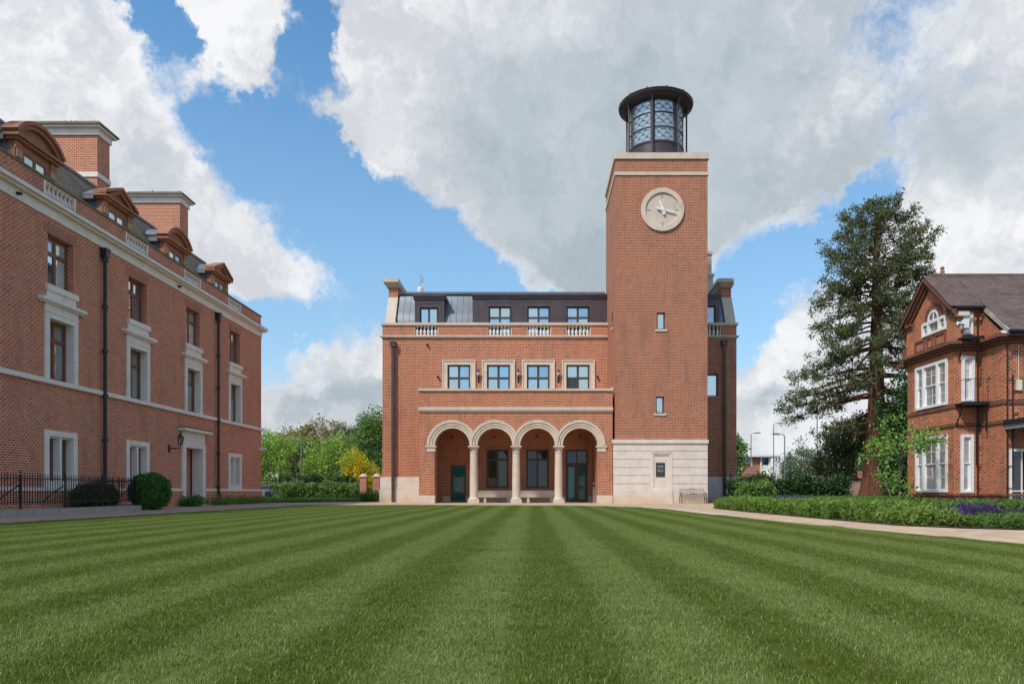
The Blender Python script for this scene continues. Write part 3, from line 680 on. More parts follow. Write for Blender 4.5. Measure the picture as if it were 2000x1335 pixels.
# podium front with four arches
RI, RO = xp(34.3+VX), xp(49.4+VX); PITCH = xp(83.4+VX); ZS = zp(869.6)
AC = [xp(c) for c in (883, 966.3, 1049.7, 1133)]
XPL, XPR = xp(819), xp(1196.5); ZPT = zp(763)
out = [(XPL, -0.03)]; out.append((AC[0]-RI-.0, -0.03))
for c in AC:
    out += [(c-RI*math.cos(t), ZS+RI*math.sin(t)) for t in np.linspace(0, PI, 25)]
out += [(AC[3]+RI, -0.03), (XPR, -0.03), (XPR, ZPT), (XPL, ZPT)]
pod = MB(FP); pod.poly(out, [], 0.0, -0.6)
pod.box(XPL, XPL+.55, -(YW-YP)+.002, -.6, -.03, ZPT); pod.box(xp(1167.5), XPR, -(YW-YP)+.002, -.6, -.03, ZPT); pod.box(XPL+.55, AC[0]-RI, -1.2, -.6, -.03, 5.4)
build(pod, 'arcade_wall', 'brick_hall', hall)
mb = MB(FP); mb.box(XPL+.55, xp(1167.5), -(YW-YP)+.002, -.601, 5.45, 5.7); build(mb, 'arcade_ceiling', 'white_render', hall)
mb = MB(FP); mb.box(XPL-.06, XPR+.02, -.5, .10, ZPT, zp(758.7)); mb.box(XPL+.3, XPR-.3, -(YW-YP)+.002, -.5, ZPT-.1, ZPT+.02); build(mb, 'terrace_coping', 'stone', hall)
mb = MB(FP); mb.box(XPL-.05, XPR+.02, 0, .07, zp(804), zp(801)); mb.box(XPL-.09, XPR+.02, 0, .12, zp(801)+.001, zp(795)); build(mb, 'string_course', 'stone', hall)
for i, c in enumerate(AC):
    cl = (None if i == 0 else PITCH/2-.002, None if i == 3 else PITCH/2-.002)
    mb = MB(FP); w = RO-RI
    mb.ring(c, ZS, RI-.004, RI+w*.34, .03, -.62, 40, 0, PI, cl)
    mb.ring(c, ZS, RI+w*.34+.001, RI+w*.67, .07, -.02, 40, 0, PI, cl)
    mb.ring(c, ZS, RI+w*.67+.001, RO, .12, -.02, 40, 0, PI, cl)
    build(mb, 'arch_moulding', 'stone', hall)
def column_profile():
    zt_ = ZS-.10
    return [(.36, .24), (.355, .30), (.33, .33), (.29, .36), (.275, .42), (.275, 1.2), (.262, 2.4), (.245, zt_-.38), (.275, zt_-.36), (.275, zt_-.31), (.25, zt_-.29), (.25, zt_-.16), (.29, zt_-.11), (.33, zt_-.02), (.33, zt_)]
for i in range(3):
    x = (AC[i]+AC[i+1])/2
    mb = MB(FP); mb.lathe(x, -.3, column_profile(), 28); cs = build(mb, 'column', 'stone', hall, smooth=True)
    mb = MB(FP); mb.box(x-.38, x+.38, -.68, .08, -.03, .24); build(mb, 'column_plinth', 'stone', cs)
    mb = MB(FP); mb.box(x-.37, x+.37, -.66, .10, ZS-.10, ZS-.012); build(mb, 'column_abacus', 'stone', cs)
for a, b, s in ((831, 851, 0), (1165.5, 1185.5, 1)):
    mb = MB(FP); mb.box(xp(a)-.02, xp(b)+.02, -.6, .10, ZS-.12, ZS-.002)
    mb.box(xp(a)+(.08 if not s else .05), xp(b)-(.05 if not s else .08), -.59, .05, ZS-.42, ZS-.12); build(mb, 'impost', 'stone', hall)
for a, b in ((819, 848.6), (1167, 1196)):
    mb = MB(FP); mb.box(xp(a)-.02, xp(b)+.02, -.62, .05, -.03, zp(967)); build(mb, 'stone_block', 'stone_base', hall)
# little spot cameras in arches
for c in AC:
    mb = MB(FW); mb.box(c*YW/YP-.08, c*YW/YP+.06, 0, .25, 4.75, 4.87); build(mb, 'spotlight', 'iron_black', hall)
# wall lanterns between first floor windows
for px in (934.5, 1012.5, 1090.5):
    mb = MB(FW); x = xw(px)
    mb.box(x-.07, x+.07, 0, .05, zw(746), zw(736)); mb.tube([(x, .05, zw(744)), (x, .22, zw(741)), (x, .26, zw(735))], .03, 6)
    mb.lathe(x, .26, [(.02, zw(735)), (.10, zw(734)), (.07, zw(733.5))], 6); mb.lathe(x, .26, [(.17, zw(727)), (.13, zw(725.5)), (.03, zw(723)), (.02, zw(721))], 6)
    ln = build(mb, 'wall_lantern', 'iron_black', hall)
    mb = MB(FW); mb.lathe(x, .26, [(.08, zw(733.4)), (.15, zw(727.2))], 6); build(mb, 'lamp_glass', 'glow_glass', ln)
for px, py in ((835, 673), (856, 736.5), (1167, 736)):
    mb = MB(FW); mb.box(xw(px)-.06, xw(px)+.06, 0, .2, zw(py)-.07, zw(py)+.07); build(mb, 'floodlight', 'iron_black', hall)
# mansard roof
PRO = [(53.55, 12.55), (53.58, 13.2), (53.72, 13.75), (54.0, 14.3), (54.35, 14.9), (54.62, 15.45), (54.75, 15.86)]
def pro(z):
    for (y0, z0), (y1, z1) in zip(PRO, PRO[1:]):
        if z <= z1: return y0+(y1-y0)*(z-z0)/(z1-z0)
    return PRO[-1][0]
def curved_panel(x0, x1, off=0.0):
    m = MB(); k = len(PRO)
    vs = []
    for x in (x0, x1):
        vs += [(x, y+off, z) for y, z in PRO]+[(x, y+off+.08, z) for y, z in PRO]
    fs = []
    for i in range(k-1):
        fs += [(i, i+1, 2*k+i+1, 2*k+i), (k+i, k+i+1, 3*k+i+1, 3*k+i), (i, i+1, k+i+1, k+i), (2*k+i, 2*k+i+1, 3*k+i+1, 3*k+i)]
    fs += [(0, k, 3*k, 2*k), (k-1, 2*k-1, 4*k-1, 3*k-1)]
    m.add(vs, fs); return m
xm0, xm1 = xw(775)-.1, xw(924)
npan = 13
for i in range(npan):
    x0 = xm0+(xm1-xm0)*i/npan; x1 = xm0+(xm1-xm0)*(i+1)/npan
    build(curved_panel(x0+.008, x1-.02, RNG.uniform(0, .008)), 'roof_panel', 'zinc_grey', hall, smooth=True)
    build(curved_panel(x1-.018, x1+.006, -.035), 'roof_seam', 'zinc_grey', hall, smooth=True)
xm2, xm3 = xw(1376), xw(1432)
for i in range(4):
    x0 = xm2+(xm3-xm2)*i/4; x1 = xm2+(xm3-xm2)*(i+1)/4
    build(curved_panel(x0+.008, x1-.02), 'roof_panel', 'zinc_grey', hall, smooth=True); build(curved_panel(x1-.018, x1+.006, -.035), 'roof_seam', 'zinc_grey', hall, smooth=True)
mb = MB(); mb.box(xm0, xw(1432), 54.9, 62, 15.6, 15.9); mb.box(xm0, xw(1186), 54.60, 54.9, 15.80, 15.97); mb.box(xm0, xw(1432), 53.7, 54.2, 12.0, 12.6); build(mb, 'roof', 'zinc_grey', hall)
# dormers
def dormer(x0, x1, ytop, wins, yf=53.43, over=0.1):
    zt_ = ZZ(ytop, yf-.15)
    mb = MB(Frame((0, yf, 0)))
    hs = [rect(a, b, 12.3, c) for a, b, c in wins]
    mb.poly(rect(x0, x1, 12.2, zt_-.3), hs, 0, -.12)
    mb.box(x0+.002, x0+.1, -2.0, -.12, 12.2, zt_-.3); mb.box(x1-.1, x1-.002, -2.0, -.12, 12.2, zt_-.3)
    mb.box(x0-over*.6, x1+over*.6, -2.0, .10, zt_-.3, zt_-.12); mb.box(x0-over, x1+over, -2.0, .2, zt_-.12, zt_)
    d = build(mb, 'dormer', 'zinc_purple', hall)
    for a, b, c in wins:
        m2 = MB(Frame((0, yf, 0))); m2.box(a-.26, a-.23, 0, .02, 12.3, c+.3); m2.box(b+.23, b+.26, 0, .02, 12.3, c+.3); m2.box(a-.26, b+.26, 0, .02, c+.3, c+.33)
        m2.box(a-.02, a+.0, -.1, .04, 12.3, c+.02); m2.box(b, b+.02, -.1, .04, 12.3, c+.02); m2.box(a, b, -.1, .04, c, c+.02)
        build(m2, 'dormer_trim', 'zinc_purple', d)
    return d
FD = Frame((0, 53.43, 0)); xd = lambda px: XX(px, 53.43); zd = lambda py: ZZ(py, 53.43)
dormer(xd(810), xd(867.5), 575.5, [(xd(820), xd(855), zd(600.5))], over=.14)
window(hall, FD, xd(820), xd(855), 12.4, zd(600.5), -.15, 'frame_brown', 'glass_sky', (0.5,), (), .07, .09, .1, inner=.03)
W3 = [(954.5, 998), (1030, 1073.7), (1106.6, 1150.6)]
dormer(xd(923), xd(1200), 573.5, [(xd(a), xd(b), zd(598.5)) for a, b in W3], over=.06)
for a, b in W3: window(hall, FD, xd(a), xd(b), 12.4, zd(598.5), -.15, 'frame_brown', 'glass_sky', (0.5,), (0.62,), .08, .10, .1, inner=.03)
dormer(xd(1370), xd(1405), 573.5, [(xd(1374), xd(1397), zd(597))], over=.06)
window(hall, FD, xd(1374), xd(1397), 12.4, zd(597), -.15, 'frame_brown', 'glass_blind', (), (), .08, .05, .1)
# seams on the wide dormer face
for px in (934, 1012.5, 1020, 1085, 1093, 1164, 1176):
    mb = MB(FD); mb.box(xd(px)-.012, xd(px)+.012, 0, .02, 13, zd(581)); build(mb, 'dormer_seam', 'zinc_purple', hall)
# end gables with swept stone flank, brick pier and heavy cap
for s in (0, 1):
    xa, xb = (XX(752.5, 53.3), XX(771.5, 53.3)) if s == 0 else (XX(1417, 53.3), XX(1437, 53.3))
    flank = [(y-.22, z) for y, z in PRO if z < 15.5]; flank = [(53.3, ZCAP1-.02)]+[q for q in flank if q[1] > ZCAP1+.05]+[(54.44, 15.5)]
    flank[1:1] = []
    mb = MB(); mb.poly(flank+[(60.5, 15.5), (60.5, ZCAP1-.02)], [], xa, xb, axis='u'); build(mb, 'gable_flank', 'stone', hall)
    mb = MB(); mb.box(xa+.02, xb-.02, 54.5, 60, 15.501, 16.28); build(mb, 'gable_pier', 'brick_hall', hall)
    mb = MB(); mb.box(xa-.08, xb+.08, 54.38, 60.1, 16.281, 16.42); mb.box(xa-.18, xb+.14, 54.25, 60.2, 16.421, 16.58); mb.box(xa-.34, xb+.10, 54.1, 60.3, 16.581, 16.86); build(mb, 'gable_cap', 'stone', hall)
mb = MB(); mb.box(XX(1368, 59), XX(1387, 59), 58.5, 60, 15.5, 20.1); mb.box(XX(1368, 59), XX(1391, 59), 58.3, 60.1, 18.3, 18.5)
mb.box(XX(1368, 59), XX(1389, 59), 58.4, 60.05, 15.9, 18.3); mb.box(XX(1368, 59), XX(1388.5, 59), 58.4, 60.05, 20.1, 20.35)
build(mb, 'chimney', 'stone', hall)
# weather station on the roof (separate thing)
ws = thing('weather_station', (XX(821, 56), 56, 15.9), 'small white weather instrument with thin mast on the hall roof', 'weather station')
x, y, _ = ws.location
mb = MB(); mb.lathe(x, y, [(.19, 15.9), (.19, 16.3), (.24, 16.32), (.24, 16.62), (.2, 16.7)], 12); build(mb, 'housing', 'plastic_white', ws)
mb = MB(); mb.tube([(x+.04, y, 16.7), (x+.04, y, 17.75)], .025, 6); mb.box(x-.25, x-.1, y-.05, y+.05, 16.55, 16.95); build(mb, 'mast', 'metal_light', ws)
mb = MB(); mb.box(x-.06, x+.2, y-.02, y+.02, 17.1, 17.16); mb.box(x+.14, x+.2, y-.06, y+.06, 17.2, 17.45); mb.box(x-.02, x+.1, y-.03, y+.03, 17.5, 17.6); build(mb, 'sensor', 'paint_grey', ws)
# stone benches inside the arcade
def bench(x0, x1, label):
    t = thing('stone_bench', ((x0+x1)/2, 51.4, 0), label, 'bench', 'stone benches in the arcade')
    mb = MB(); mb.box(x0, x1, 51.0, 51.5, .37, .85); build(mb, 'seat', 'stone_grey' if False else 'stone', t)
    for f in (.26, .86):
        xx = x0+(x1-x0)*f; mb = MB(); mb.box(xx-.09, xx+.09, 51.05, 51.45, -.01, .37); build(mb, 'leg', 'stone', t)
bench(XX(927, 51.), XX(1004, 51.), 'pale stone bench under the arcade window nearest the single door')
bench(XX(1012, 51.), XX(1087, 51.), 'pale stone bench under the arcade window nearest the double door')
t = thing('access_post', (XX(1160, 51), 51, 0), 'slim grey metal post beside the glazed double door', 'post')
mb = MB(); x = XX(1159.5, 51); mb.box(x-.07, x+.07, 50.9, 51.05, 0, 1.42); build(mb, 'post_body', 'metal_light', t)
mb = MB(); mb.box(x-.05, x+.05, 50.88, 50.899, 1.1, 1.3); build(mb, 'button_plate', 'iron_black', t)

# ================================================================== CLOCK TOWER
tower = thing('clock_tower', (xt(1291), YT, 0), 'tall red brick clock tower with stone base and round glazed lantern on top', 'tower')
TL, TR = xt(1202), xt(1382); TD = TR-TL
ZB = zt(858)
tw = [(1283, 1299, 610, 643), (1281, 1297, 774, 807)]
mb = MB(FT); mb.poly(rect(TL, TR, 0, zt(311)), [rect(xt(a), xt(b), zt(d), zt(c)) for a, b, c, d in tw], 0, -.4, back=False)
CSZ0, CSZ1 = 11.9, 12.9
mb.box(TL, TL+.4, -TD, -.4, 0, zt(311)); mb.box(TR-.4, TR, -TD, -.4, 0, zt(311)); mb.box(TL+.4, TR-.4, -TD, -TD+.4, 0, zt(311)); mb.box(TL+.4, TR-.4, -TD+.4, -.4, 23.0, 23.1)
build(mb, 'wall', 'brick_tower', tower)
mb = MB(FT); mb.box(TL-.09, TR+.09, -TD-.09, .09, zt(311)+.001, zt(299)); build(mb, 'top_coping', 'stone', tower)
mb = MB(FT); mb.box(TL-.06, TR+.06, -TD-.06, .06, zt(342.5), zt(336)); build(mb, 'upper_band', 'stone', tower)
for a, b, c, d in tw:
    window(tower, FT, xt(a)+.002, xt(b)-.002, zt(d)+.002, zt(c)-.002, -.22, 'frame_brown', 'glass_sky', (), (), .08, .05, .1)
    mb = MB(FT); mb.box(xt(a-3.5), xt(b+4), -.1, .06, zt(d+4), zt(d)); build(mb, 'window_sill', 'stone', tower)
    mb = MB(FT); mb.poly([(xt(a)-.0, zt(c)), (xt(b), zt(c)), (xt(b+3.5), zt(c-9)), (xt(a-3.5), zt(c-9))], [], .006, -.05); build(mb, 'window_lintel', 'brick_soldier_hall', tower)
# side slits on the left flank
for py, h in ((625, .55), (742, .5)):
    mb = MB(); z = ZZ(py, 49.8); mb.box(TL-.07, TL, 49.4, 50.1, z-h-.15, z-h); build(mb, 'window_sill', 'stone', tower)
    mb = MB(); mb.box(TL-.004, TL+.1, 49.5, 50.0, z-h, z+h); build(mb, 'side_window', 'glass_dark', tower)
# stone base built of single blocks
BL, BR_ = TL-.16, TR-.02
mb = MB(FT); mb.box(BL+.05, BR_-.05, -TD, .075, -.02, ZB-.3); build(mb, 'base_core', 'stone_base', tower)
mb = MB(FT); mb.box(BL-.05, BR_+.05, -TD, .20, zt(865.5), ZB-.06); mb.poly([(BL-.05, ZB-.06), (BR_+.05, ZB-.06), (BR_-.0, ZB), (BL+.0, ZB)], [], .19, 0); build(mb, 'base_cornice', 'stone_base', tower)
rows = [865.8, 881, 897, 913, 928.5, 944.5, 960, 983.5]
pl, pr = xt(1269), xt(1312)
rr = random.Random(3)
for j in range(7):
    z1, z0 = zt(rows[j])-.0, zt(rows[j+1])
    g = .035 if j < 5 else .006
    spans = [(BL, pl), (pr, BR_)] if j > 0 else [(BL, BR_)]
    for a, b in spans:
        k = 2 if b-a < 4 else 5
        cuts = [a+(b-a)*(i+(rr.uniform(-.18, .18) if 0 < i < k else 0))/k for i in range(k+1)]
        for u0, u1 in zip(cuts, cuts[1:]):
            pr_ = .12+rr.uniform(0, .006); mb = MB(FT)
            mb.box(u0+.003, u1-.003, 0.05, pr_, max(z0, -.02)+g, z1); build(mb, 'stone_block', 'stone_base', tower)
# niche panel with plaque
na, nb = xt(1276), xt(1306)
mb = MB(FT); mb.poly(rect(pl, pr, zt(955), zt(881)-.04), [rect(na, nb, zt(953), zt(888))], .15, .0); mb.box(pl+.1, pr-.1, .1501, .19, zt(884.5), zt(882)); build(mb, 'niche_surround', 'stone_base', tower)
mb = MB(FT); mb.box(na, nb, 0.0, .09, zt(955), zt(886)); build(mb, 'niche_panel', 'stone_base', tower)
mb = MB(FT); mb.poly([(pl-.12, -.02), (pr+.06, -.02), (pr-.0, zt(955)), (pl+.0, zt(955))], [], .2, .05); build(mb, 'niche_plinth', 'stone_base', tower)
mb = MB(FT); mb.box(xt(1280.5), xt(1298), .09, .12, zt(930.5), zt(903.2)); pq = build(mb, 'plaque', 'plaque_slate', tower, label='dark slate plaque with pale lettering')
mb = MB(FT)
for py, w, h in ((909.8, 12.5, 1.2), (912.3, 9, .5), (914.4, 10, .5), (917.4, 11.5, 1.1), (919.8, 11.5, 1.1), (922.4, 8, .5)):
    cx = 1289.3; n = int(w/1.15); 
    for i in range(n):
        if rr.random() < .12: continue
        u = cx-w/2+i*w/n; mb.box(xt(u+.1), xt(u+w/n-.15), .12, .124, zt(py+h*.5), zt(py-h*.5))
build(mb, 'plaque_lettering', 'plaque_text', pq)
# clock
cu, cz = xt(1293.5), zt(410); r1, r0 = 42/F*YT, 33.2/F*YT
mb = MB(FT); mb.ring(cu, cz, r0, r1, .12, 0.0, 64); clock = build(mb, 'clock', 'stone', tower, smooth=True, label='round stone clock dial with white hands')
mb = MB(FT); mb.ring(cu, cz, 0.001, r0+.02, .03, 0.0, 64); build(mb, 'clock_face', 'stone', clock)
for k_ in range(4):
    t = k_*PI/2; mb = MB(FT); du, dz = math.sin(t), math.cos(t)
    ru = r0*.86; w, l = .035, .16
    pts = [(cu+du*ru+dz*w*s1+du*l*s2, cz+dz*ru-du*w*s1+dz*l*s2) for s1, s2 in ((-1, -1), (1, -1), (1, .75), (-1, .75))]
    mb.poly(pts, [], .05, .029); build(mb, 'hour_mark', 'stone_grey', clock)
def hand(ang, l, w, tail):
    du, dz = math.sin(R(ang)), math.cos(R(ang)); mb = MB(FT)
    P = lambda a, b: (cu+du*a+dz*b, cz+dz*a-du*b)
    mb.poly([P(-tail, -w*1.3), P(-tail*.8, -w*1.6), P(0, -w), P(l*.7, -w*1.1), P(l, 0), P(l*.7, w*1.1), P(0, w), P(-tail*.8, w*1.6), P(-tail, w*1.3)], [], .15, .11); build(mb, 'clock_hand', 'paint_white', clock)
hand(-20, .70, .065, .35); hand(104, 1.0, .045, .38)
mb = MB(FT); mb.ring(cu, cz, .001, .12, .17, .03, 20); build(mb, 'hand_boss', 'paint_white', clock)
# lantern
LX, LY = xt(1293.5)+.0, YT+TD/2; LX = XX(1280.5, LY)
zc = zt(299)
lan = build(MB().lathe(LX, LY, [(2.02, zc), (2.02, zc+.16), (1.94, zc+.2), (1.92, 24.75), (1.98, 24.78), (1.98, 24.9), (1.86, 24.92)], 48), 'lantern', 'copper_dark', tower, smooth=True, label='round dark metal lantern with leaded glass')
ZR = 27.75
NB = 7; a_off = R(10)
for k_ in range(NB):
    a = a_off+2*PI*(k_)/NB; ap = a-R(25.7)
    px_, py_ = LX+2.18*math.sin(ap), LY-2.18*math.cos(ap)
    mb = MB(); mb.tube([(px_, py_, zc), (px_, py_, ZR+.1)], .062, 8); mb.lathe(px_, py_, [(.13, zc), (.13, zc+.1), (.08, zc+.14)], 8); mb.lathe(px_, py_, [(.08, ZR-.12), (.13, ZR-.08), (.13, ZR+.05)], 8); build(mb, 'lantern_post', 'copper_dark', lan, smooth=True)
    # mullion pair and bars between panes
    mb = MB(); hw = R(22.5)
    for sgn in (-1, 1):
        t = a+sgn*hw; mb.tube([(LX+1.90*math.sin(t), LY-1.90*math.cos(t), 24.85), (LX+1.90*math.sin(t), LY-1.90*math.cos(t), ZR)], .05, 6)
    mb.lathe(LX, LY, [(1.94, 24.9), (1.94, ZR), (1.88, ZR), (1.88, 24.9)], 4, ap-R(3.2), ap+R(3.2))
    for zb in (25.80, 26.80, ZR-.08): mb.lathe(LX, LY, [(1.95, zb), (1.95, zb+.07), (1.86, zb+.07), (1.86, zb)], 10, a-hw, a+hw)
    build(mb, 'lantern_frame', 'copper_dark', lan)
    for z0, z1 in ((24.92, 25.8), (25.89, 26.8), (26.89, ZR-.08)):
        mb = MB(); mb.lathe(LX, LY, [(1.90, z0), (1.90, z1)], 8, a-hw, a+hw); build(mb, 'lantern_pane', 'glass_lantern', lan, smooth=True)
    # fish-scale leading as thin arcs
    mb = MB(); W_ = 2*hw*1.82; n = 3; sw = W_/(n-.5); 
    for si, (z0, z1) in enumerate(((24.92, 25.8), (25.89, 26.8), (26.89, ZR-.08))):
        for rw in range(4):
            for ccol_ in range(-1, n+1):
                cx = -W_/2+sw*(ccol_+(.5 if rw % 2 else 0)); zz0 = z0+rw*.24-.05
                pts = []
                for t in np.linspace(0, PI, 9):
                    uu = cx+sw/2*math.cos(t); vv = zz0+.30*math.sin(t)*1.05
                    if -W_/2 <= uu <= W_/2 and z0 <= vv <= z1:
                        q = a+uu/1.82; pts.append((LX+1.93*math.sin(q), LY-1.93*math.cos(q), vv))
                if len(pts) > 2: mb.tube(pts, .012, 4, cap=False)
    build(mb, 'pane_leading', 'iron_black', lan)
mb = MB(); mb.lathe(LX, LY, [(1.75, ZR-.02), (2.05, ZR-.02), (2.3, ZR+.08), (2.3, ZR+.14), (2.36, ZR+.16), (2.60, ZR+.24), (2.62, ZR+.30), (2.58, ZR+.34), (2.64, ZR+.38), (2.60, ZR+.44)], 56)
roof = build(mb, 'lantern_roof', 'copper_dark', lan, smooth=True)
mb = MB(); mb.lathe(LX, LY, [(2.59, ZR+.42), (2.2, ZR+.58), (1.2, ZR+.80), (.01, ZR+.88)], 48); build(mb, 'roof_cover', 'verdigris', lan, smooth=True)
mb = MB(); mb.lathe(LX, LY, [(2.2, ZR+.02), (.01, ZR+.04)], 32); build(mb, 'soffit', 'copper_dark', lan)
mb = MB(); mb.lathe(LX, LY, [(.35, zc), (.35, 25.4), (.2, 25.5), (.2, 26.2), (.01, 26.25)], 16); build(mb, 'lamp_housing', 'metal_light', lan, smooth=True)
for k_ in range(12):
    a = 2*PI*k_/12+.13; mb = MB(); mb.tube([(LX+2.56*math.sin(a), LY-2.56*math.cos(a), ZR+.38), (LX+2.56*math.sin(a), LY-2.56*math.cos(a), ZR+.52)], .05, 6); build(mb, 'roof_boss', 'copper_dark', lan)

# iron bench at the tower foot
ib = thing('iron_bench', (xt(1354), 47.4, 0), 'rusty slatted metal bench standing against the stone tower base', 'bench')
x0, x1 = XX(1328, 47.3), XX(1379, 47.3); y0, y1 = 47.0, 47.55
mb = MB(); mb.tube([(x0+.05, y1, .42), (x0+.05, y1+.12, .92), (x1-.05, y1+.12, .92), (x1-.05, y1, .42)], .022, 6); mb.tube([(x0+.05, y1, .44), (x1-.05, y1, .44)], .02, 6)
c_ = (x0+x1)/2; mb.tube([(c_-.25, y1+.12, .93), (c_-.1, y1+.12, .985), (c_+.1, y1+.12, .985), (c_+.25, y1+.12, .93)], .016, 6); build(mb, 'backrest_frame', 'bench_iron', ib)
n = 17
for i in range(n):
    x = x0+.1+(x1-x0-.2)*i/(n-1)
    mb = MB(); mb.tube([(x, y1, .44), (x, y1+.12, .91)], .013, 5, False); build(mb, 'backrest_slat', 'bench_iron', ib)
    mb = MB(); mb.tube([(x, y1, .44), (x, y0+.05, .455), (x, y0, .43), (x, y0+.01, .20)], .015, 5, False); build(mb, 'seat_slat', 'bench_iron', ib)
for x in (x0+.03, x1-.03):
    for y in (y0+.03, y1): mb = MB(); mb.tube([(x, y, -.008), (x, y, .66 if y < y1 else .45)], .024, 6); build(mb, 'leg', 'iron_black', ib)
    mb = MB(); mb.tube([(x, y0+.03, .65), (x, y1+.05, .68)], .026, 6); build(mb, 'armrest', 'iron_black', ib)

# ================================================================== LEFT RANGE
XLF = -18.5
FL = Frame((XLF, 0, 0), (0, 1, 0), (1, 0, 0))
rng = thing('brick_range', (XLF, 38.9, 0), 'long red brick range with stone window surrounds, dormers and parapet on the left', 'building')
Y0, Y1 = 6.0, 48.7
COLS = [44.4, 38.95, 33.5, 28.05, 22.6, 17.15, 11.7]
ZFR = 11.22; holes = []
for i, c in enumerate(COLS):
    holes.append(rect(c-.75, c+.75, 8.67, 10.64)); holes.append(rect(c-.74, c+.74, 5.06, 7.42))
    if i == 1: holes.append(rect(c-.97, c+.97, 0.0, 3.14))
    else: holes.append(rect(c-.74, c+.74, 1.16, 2.92))
mb = MB(FL); mb.poly(rect(Y0, Y1, -0.03, ZFR), holes, 0, -.5)
mb.box(Y1-.5, Y1, -14, -.5, -.03, 11.9); mb.box(Y0, Y1-.5, -14, -.62, -.03, 11.9)
build(mb, 'wall', 'brick_range', rng)
# plinth brick proud of the wall, with stone band
segs = [(Y0, COLS[1]-1.35), (COLS[1]+1.35, Y1+.04)]
for a, b in segs:
    mb = MB(FL); mb.box(a, b, 0, .07, -.03, .80); build(mb, 'plinth', 'brick_range', rng)
    mb = MB(FL); mb.poly([(0, .80), (.10, .80), (.10, .90), (0, .98)], [], a, b+.03, axis='u') if False else mb.box(a, b+.03, 0, .10, .801, .93); build(mb, 'plinth_band', 'stone_pale', rng)
mb = MB(FL); mb.box(Y0, Y1+.12, 0, .12, 4.88, 5.055); build(mb, 'string_course', 'stone_pale', rng)
mb = MB(FL); mb.box(Y0, Y1+.05, -.5, .05, ZFR, 11.6); build(mb, 'frieze', 'stone_pale', rng)
mb = MB(FL); mb.box(Y0, Y1+.25, -.5, .22, 11.6, 11.69); mb.box(Y0, Y1+.36, -.5, .34, 11.691, 11.84); build(mb, 'cornice', 'stone_pale', rng)
mb = MB(FL); mb.box(Y0, Y1+.33, -.49, .31, 11.841, 11.88); build(mb, 'cornice_lead', 'stone_mossy', rng)
mb = MB(FL); mb.poly(rect(Y0, Y1, 11.86, 12.62), [rect(c-.95, c+.95, 11.93, 12.57) for c in COLS], -.02, -.32); mb.box(Y1-.3, Y1-.001, -14, -.32, 11.9, 12.62); build(mb, 'parapet', 'brick_range', rng)
mb = MB(FL); mb.box(Y0, Y1+.05, -.38, .03, 12.62, 12.70); mb.box(Y1-.36, Y1+.05, -14, -.38, 12.62, 12.70); build(mb, 'parapet_coping', 'stone_mossy', rng)
bp2 = None
for c in COLS[:5]:
    mb = MB(FL)
    mb.box(c-.95, c-.85, -.3, -.01, 11.931, 12.569); mb.box(c+.85, c+.95, -.3, -.01, 11.931, 12.569); mb.box(c-.849, c+.849, -.28, -.04, 11.931, 11.97); mb.box(c-.849, c+.849, -.28, -.04, 12.53, 12.569)
    build(mb, 'balustrade_frame', 'stone_pale', rng)
    for i in range(7):
        y = c-.72+1.44*i/6; pos_ = Vector((XLF-.15, y, 11.97))-ROOTLOC[rng]
        if bp2 is None:
            bp2 = build(baluster_mesh(.56, .105), 'baluster', 'stone_pale', rng, smooth=True)
            for v in bp2.data.vertices: v.co += ROOTLOC[rng]
            bp2.location = pos_
        else: q = bp2.copy(); COL.objects.link(q); q.location = pos_
for i, c in enumerate(COLS):
    # second floor window
    window(rng, FL, c-.748, c+.748, 8.672, 10.638, -.28, 'wood_brown', 'glass_blind' if i % 2 else 'glass_range', (.5,), (.66,), .09, .11, .12, cell_mats={(0, 0): 'glass_sky'} if i in (3, 2) else None, inner=.03)
    mb = MB(FL); mb.box(c-.98, c+.98, -.05, .005, 10.645, 11.0); build(mb, 'window_lintel', 'brick_soldier_range', rng)
    mb = MB(FL); mb.box(c-.9, c+.95, -.2, .12, 8.44, 8.668); mb.box(c-.85, c+.85, -.02, .06, 8.12, 8.44); build(mb, 'window_sill', 'stone_pale', rng)
    # first floor window
    mb = MB(FL); mb.box(c-1.3, c+1.3, 0, .24, 7.99, 8.12); mb.box(c-1.22, c+1.22, 0, .16, 7.92, 7.99); build(mb, 'window_hood', 'stone_pale', rng)
    mb = MB(FL); mb.box(c-.98, c+.98, 0, .07, 7.66, 7.92); mb.box(c-1.0, c+1.0, 0, .09, 7.60, 7.655)
    mb.box(c-.98, c-.72, -.27, .07, 5.056, 7.599); mb.box(c+.72, c+.98, -.27, .07, 5.056, 7.599); mb.box(c-.72, c+.72, -.27, .07, 7.4, 7.599)
    build(mb, 'window_surround', 'stone_pale', rng)
    window(rng, FL, c-.718, c+.718, 5.08, 7.398, -.33, 'wood_brown', 'glass_range', (.5,), (.68,), .08, .10, .12, inner=.03)
    if i == 1: continue
    mb = MB(FL); mb.box(c-.97, c-.72, -.27, .05, .931, 3.12); mb.box(c+.72, c+.97, -.27, .05, .931, 3.12); mb.box(c-.72, c+.72, -.27, .05, 2.9, 3.12); mb.box(c-.72, c+.72, -.27, .06, .931, 1.18)
    mb.box(c-.06, c+.06, -.27, .01, 1.181, 2.899); mb.box(c-.72, c+.72, -.3, -.05, 2.83, 2.899) ; build(mb, 'window_surround', 'stone_pale', rng)
    for u0, u1 in ((c-.718, c-.062), (c+.062, c+.718)): window(rng, FL, u0, u1, 1.185, 2.828, -.33, 'wood_brown', 'glass_range', (), (), .07, .05, .1)
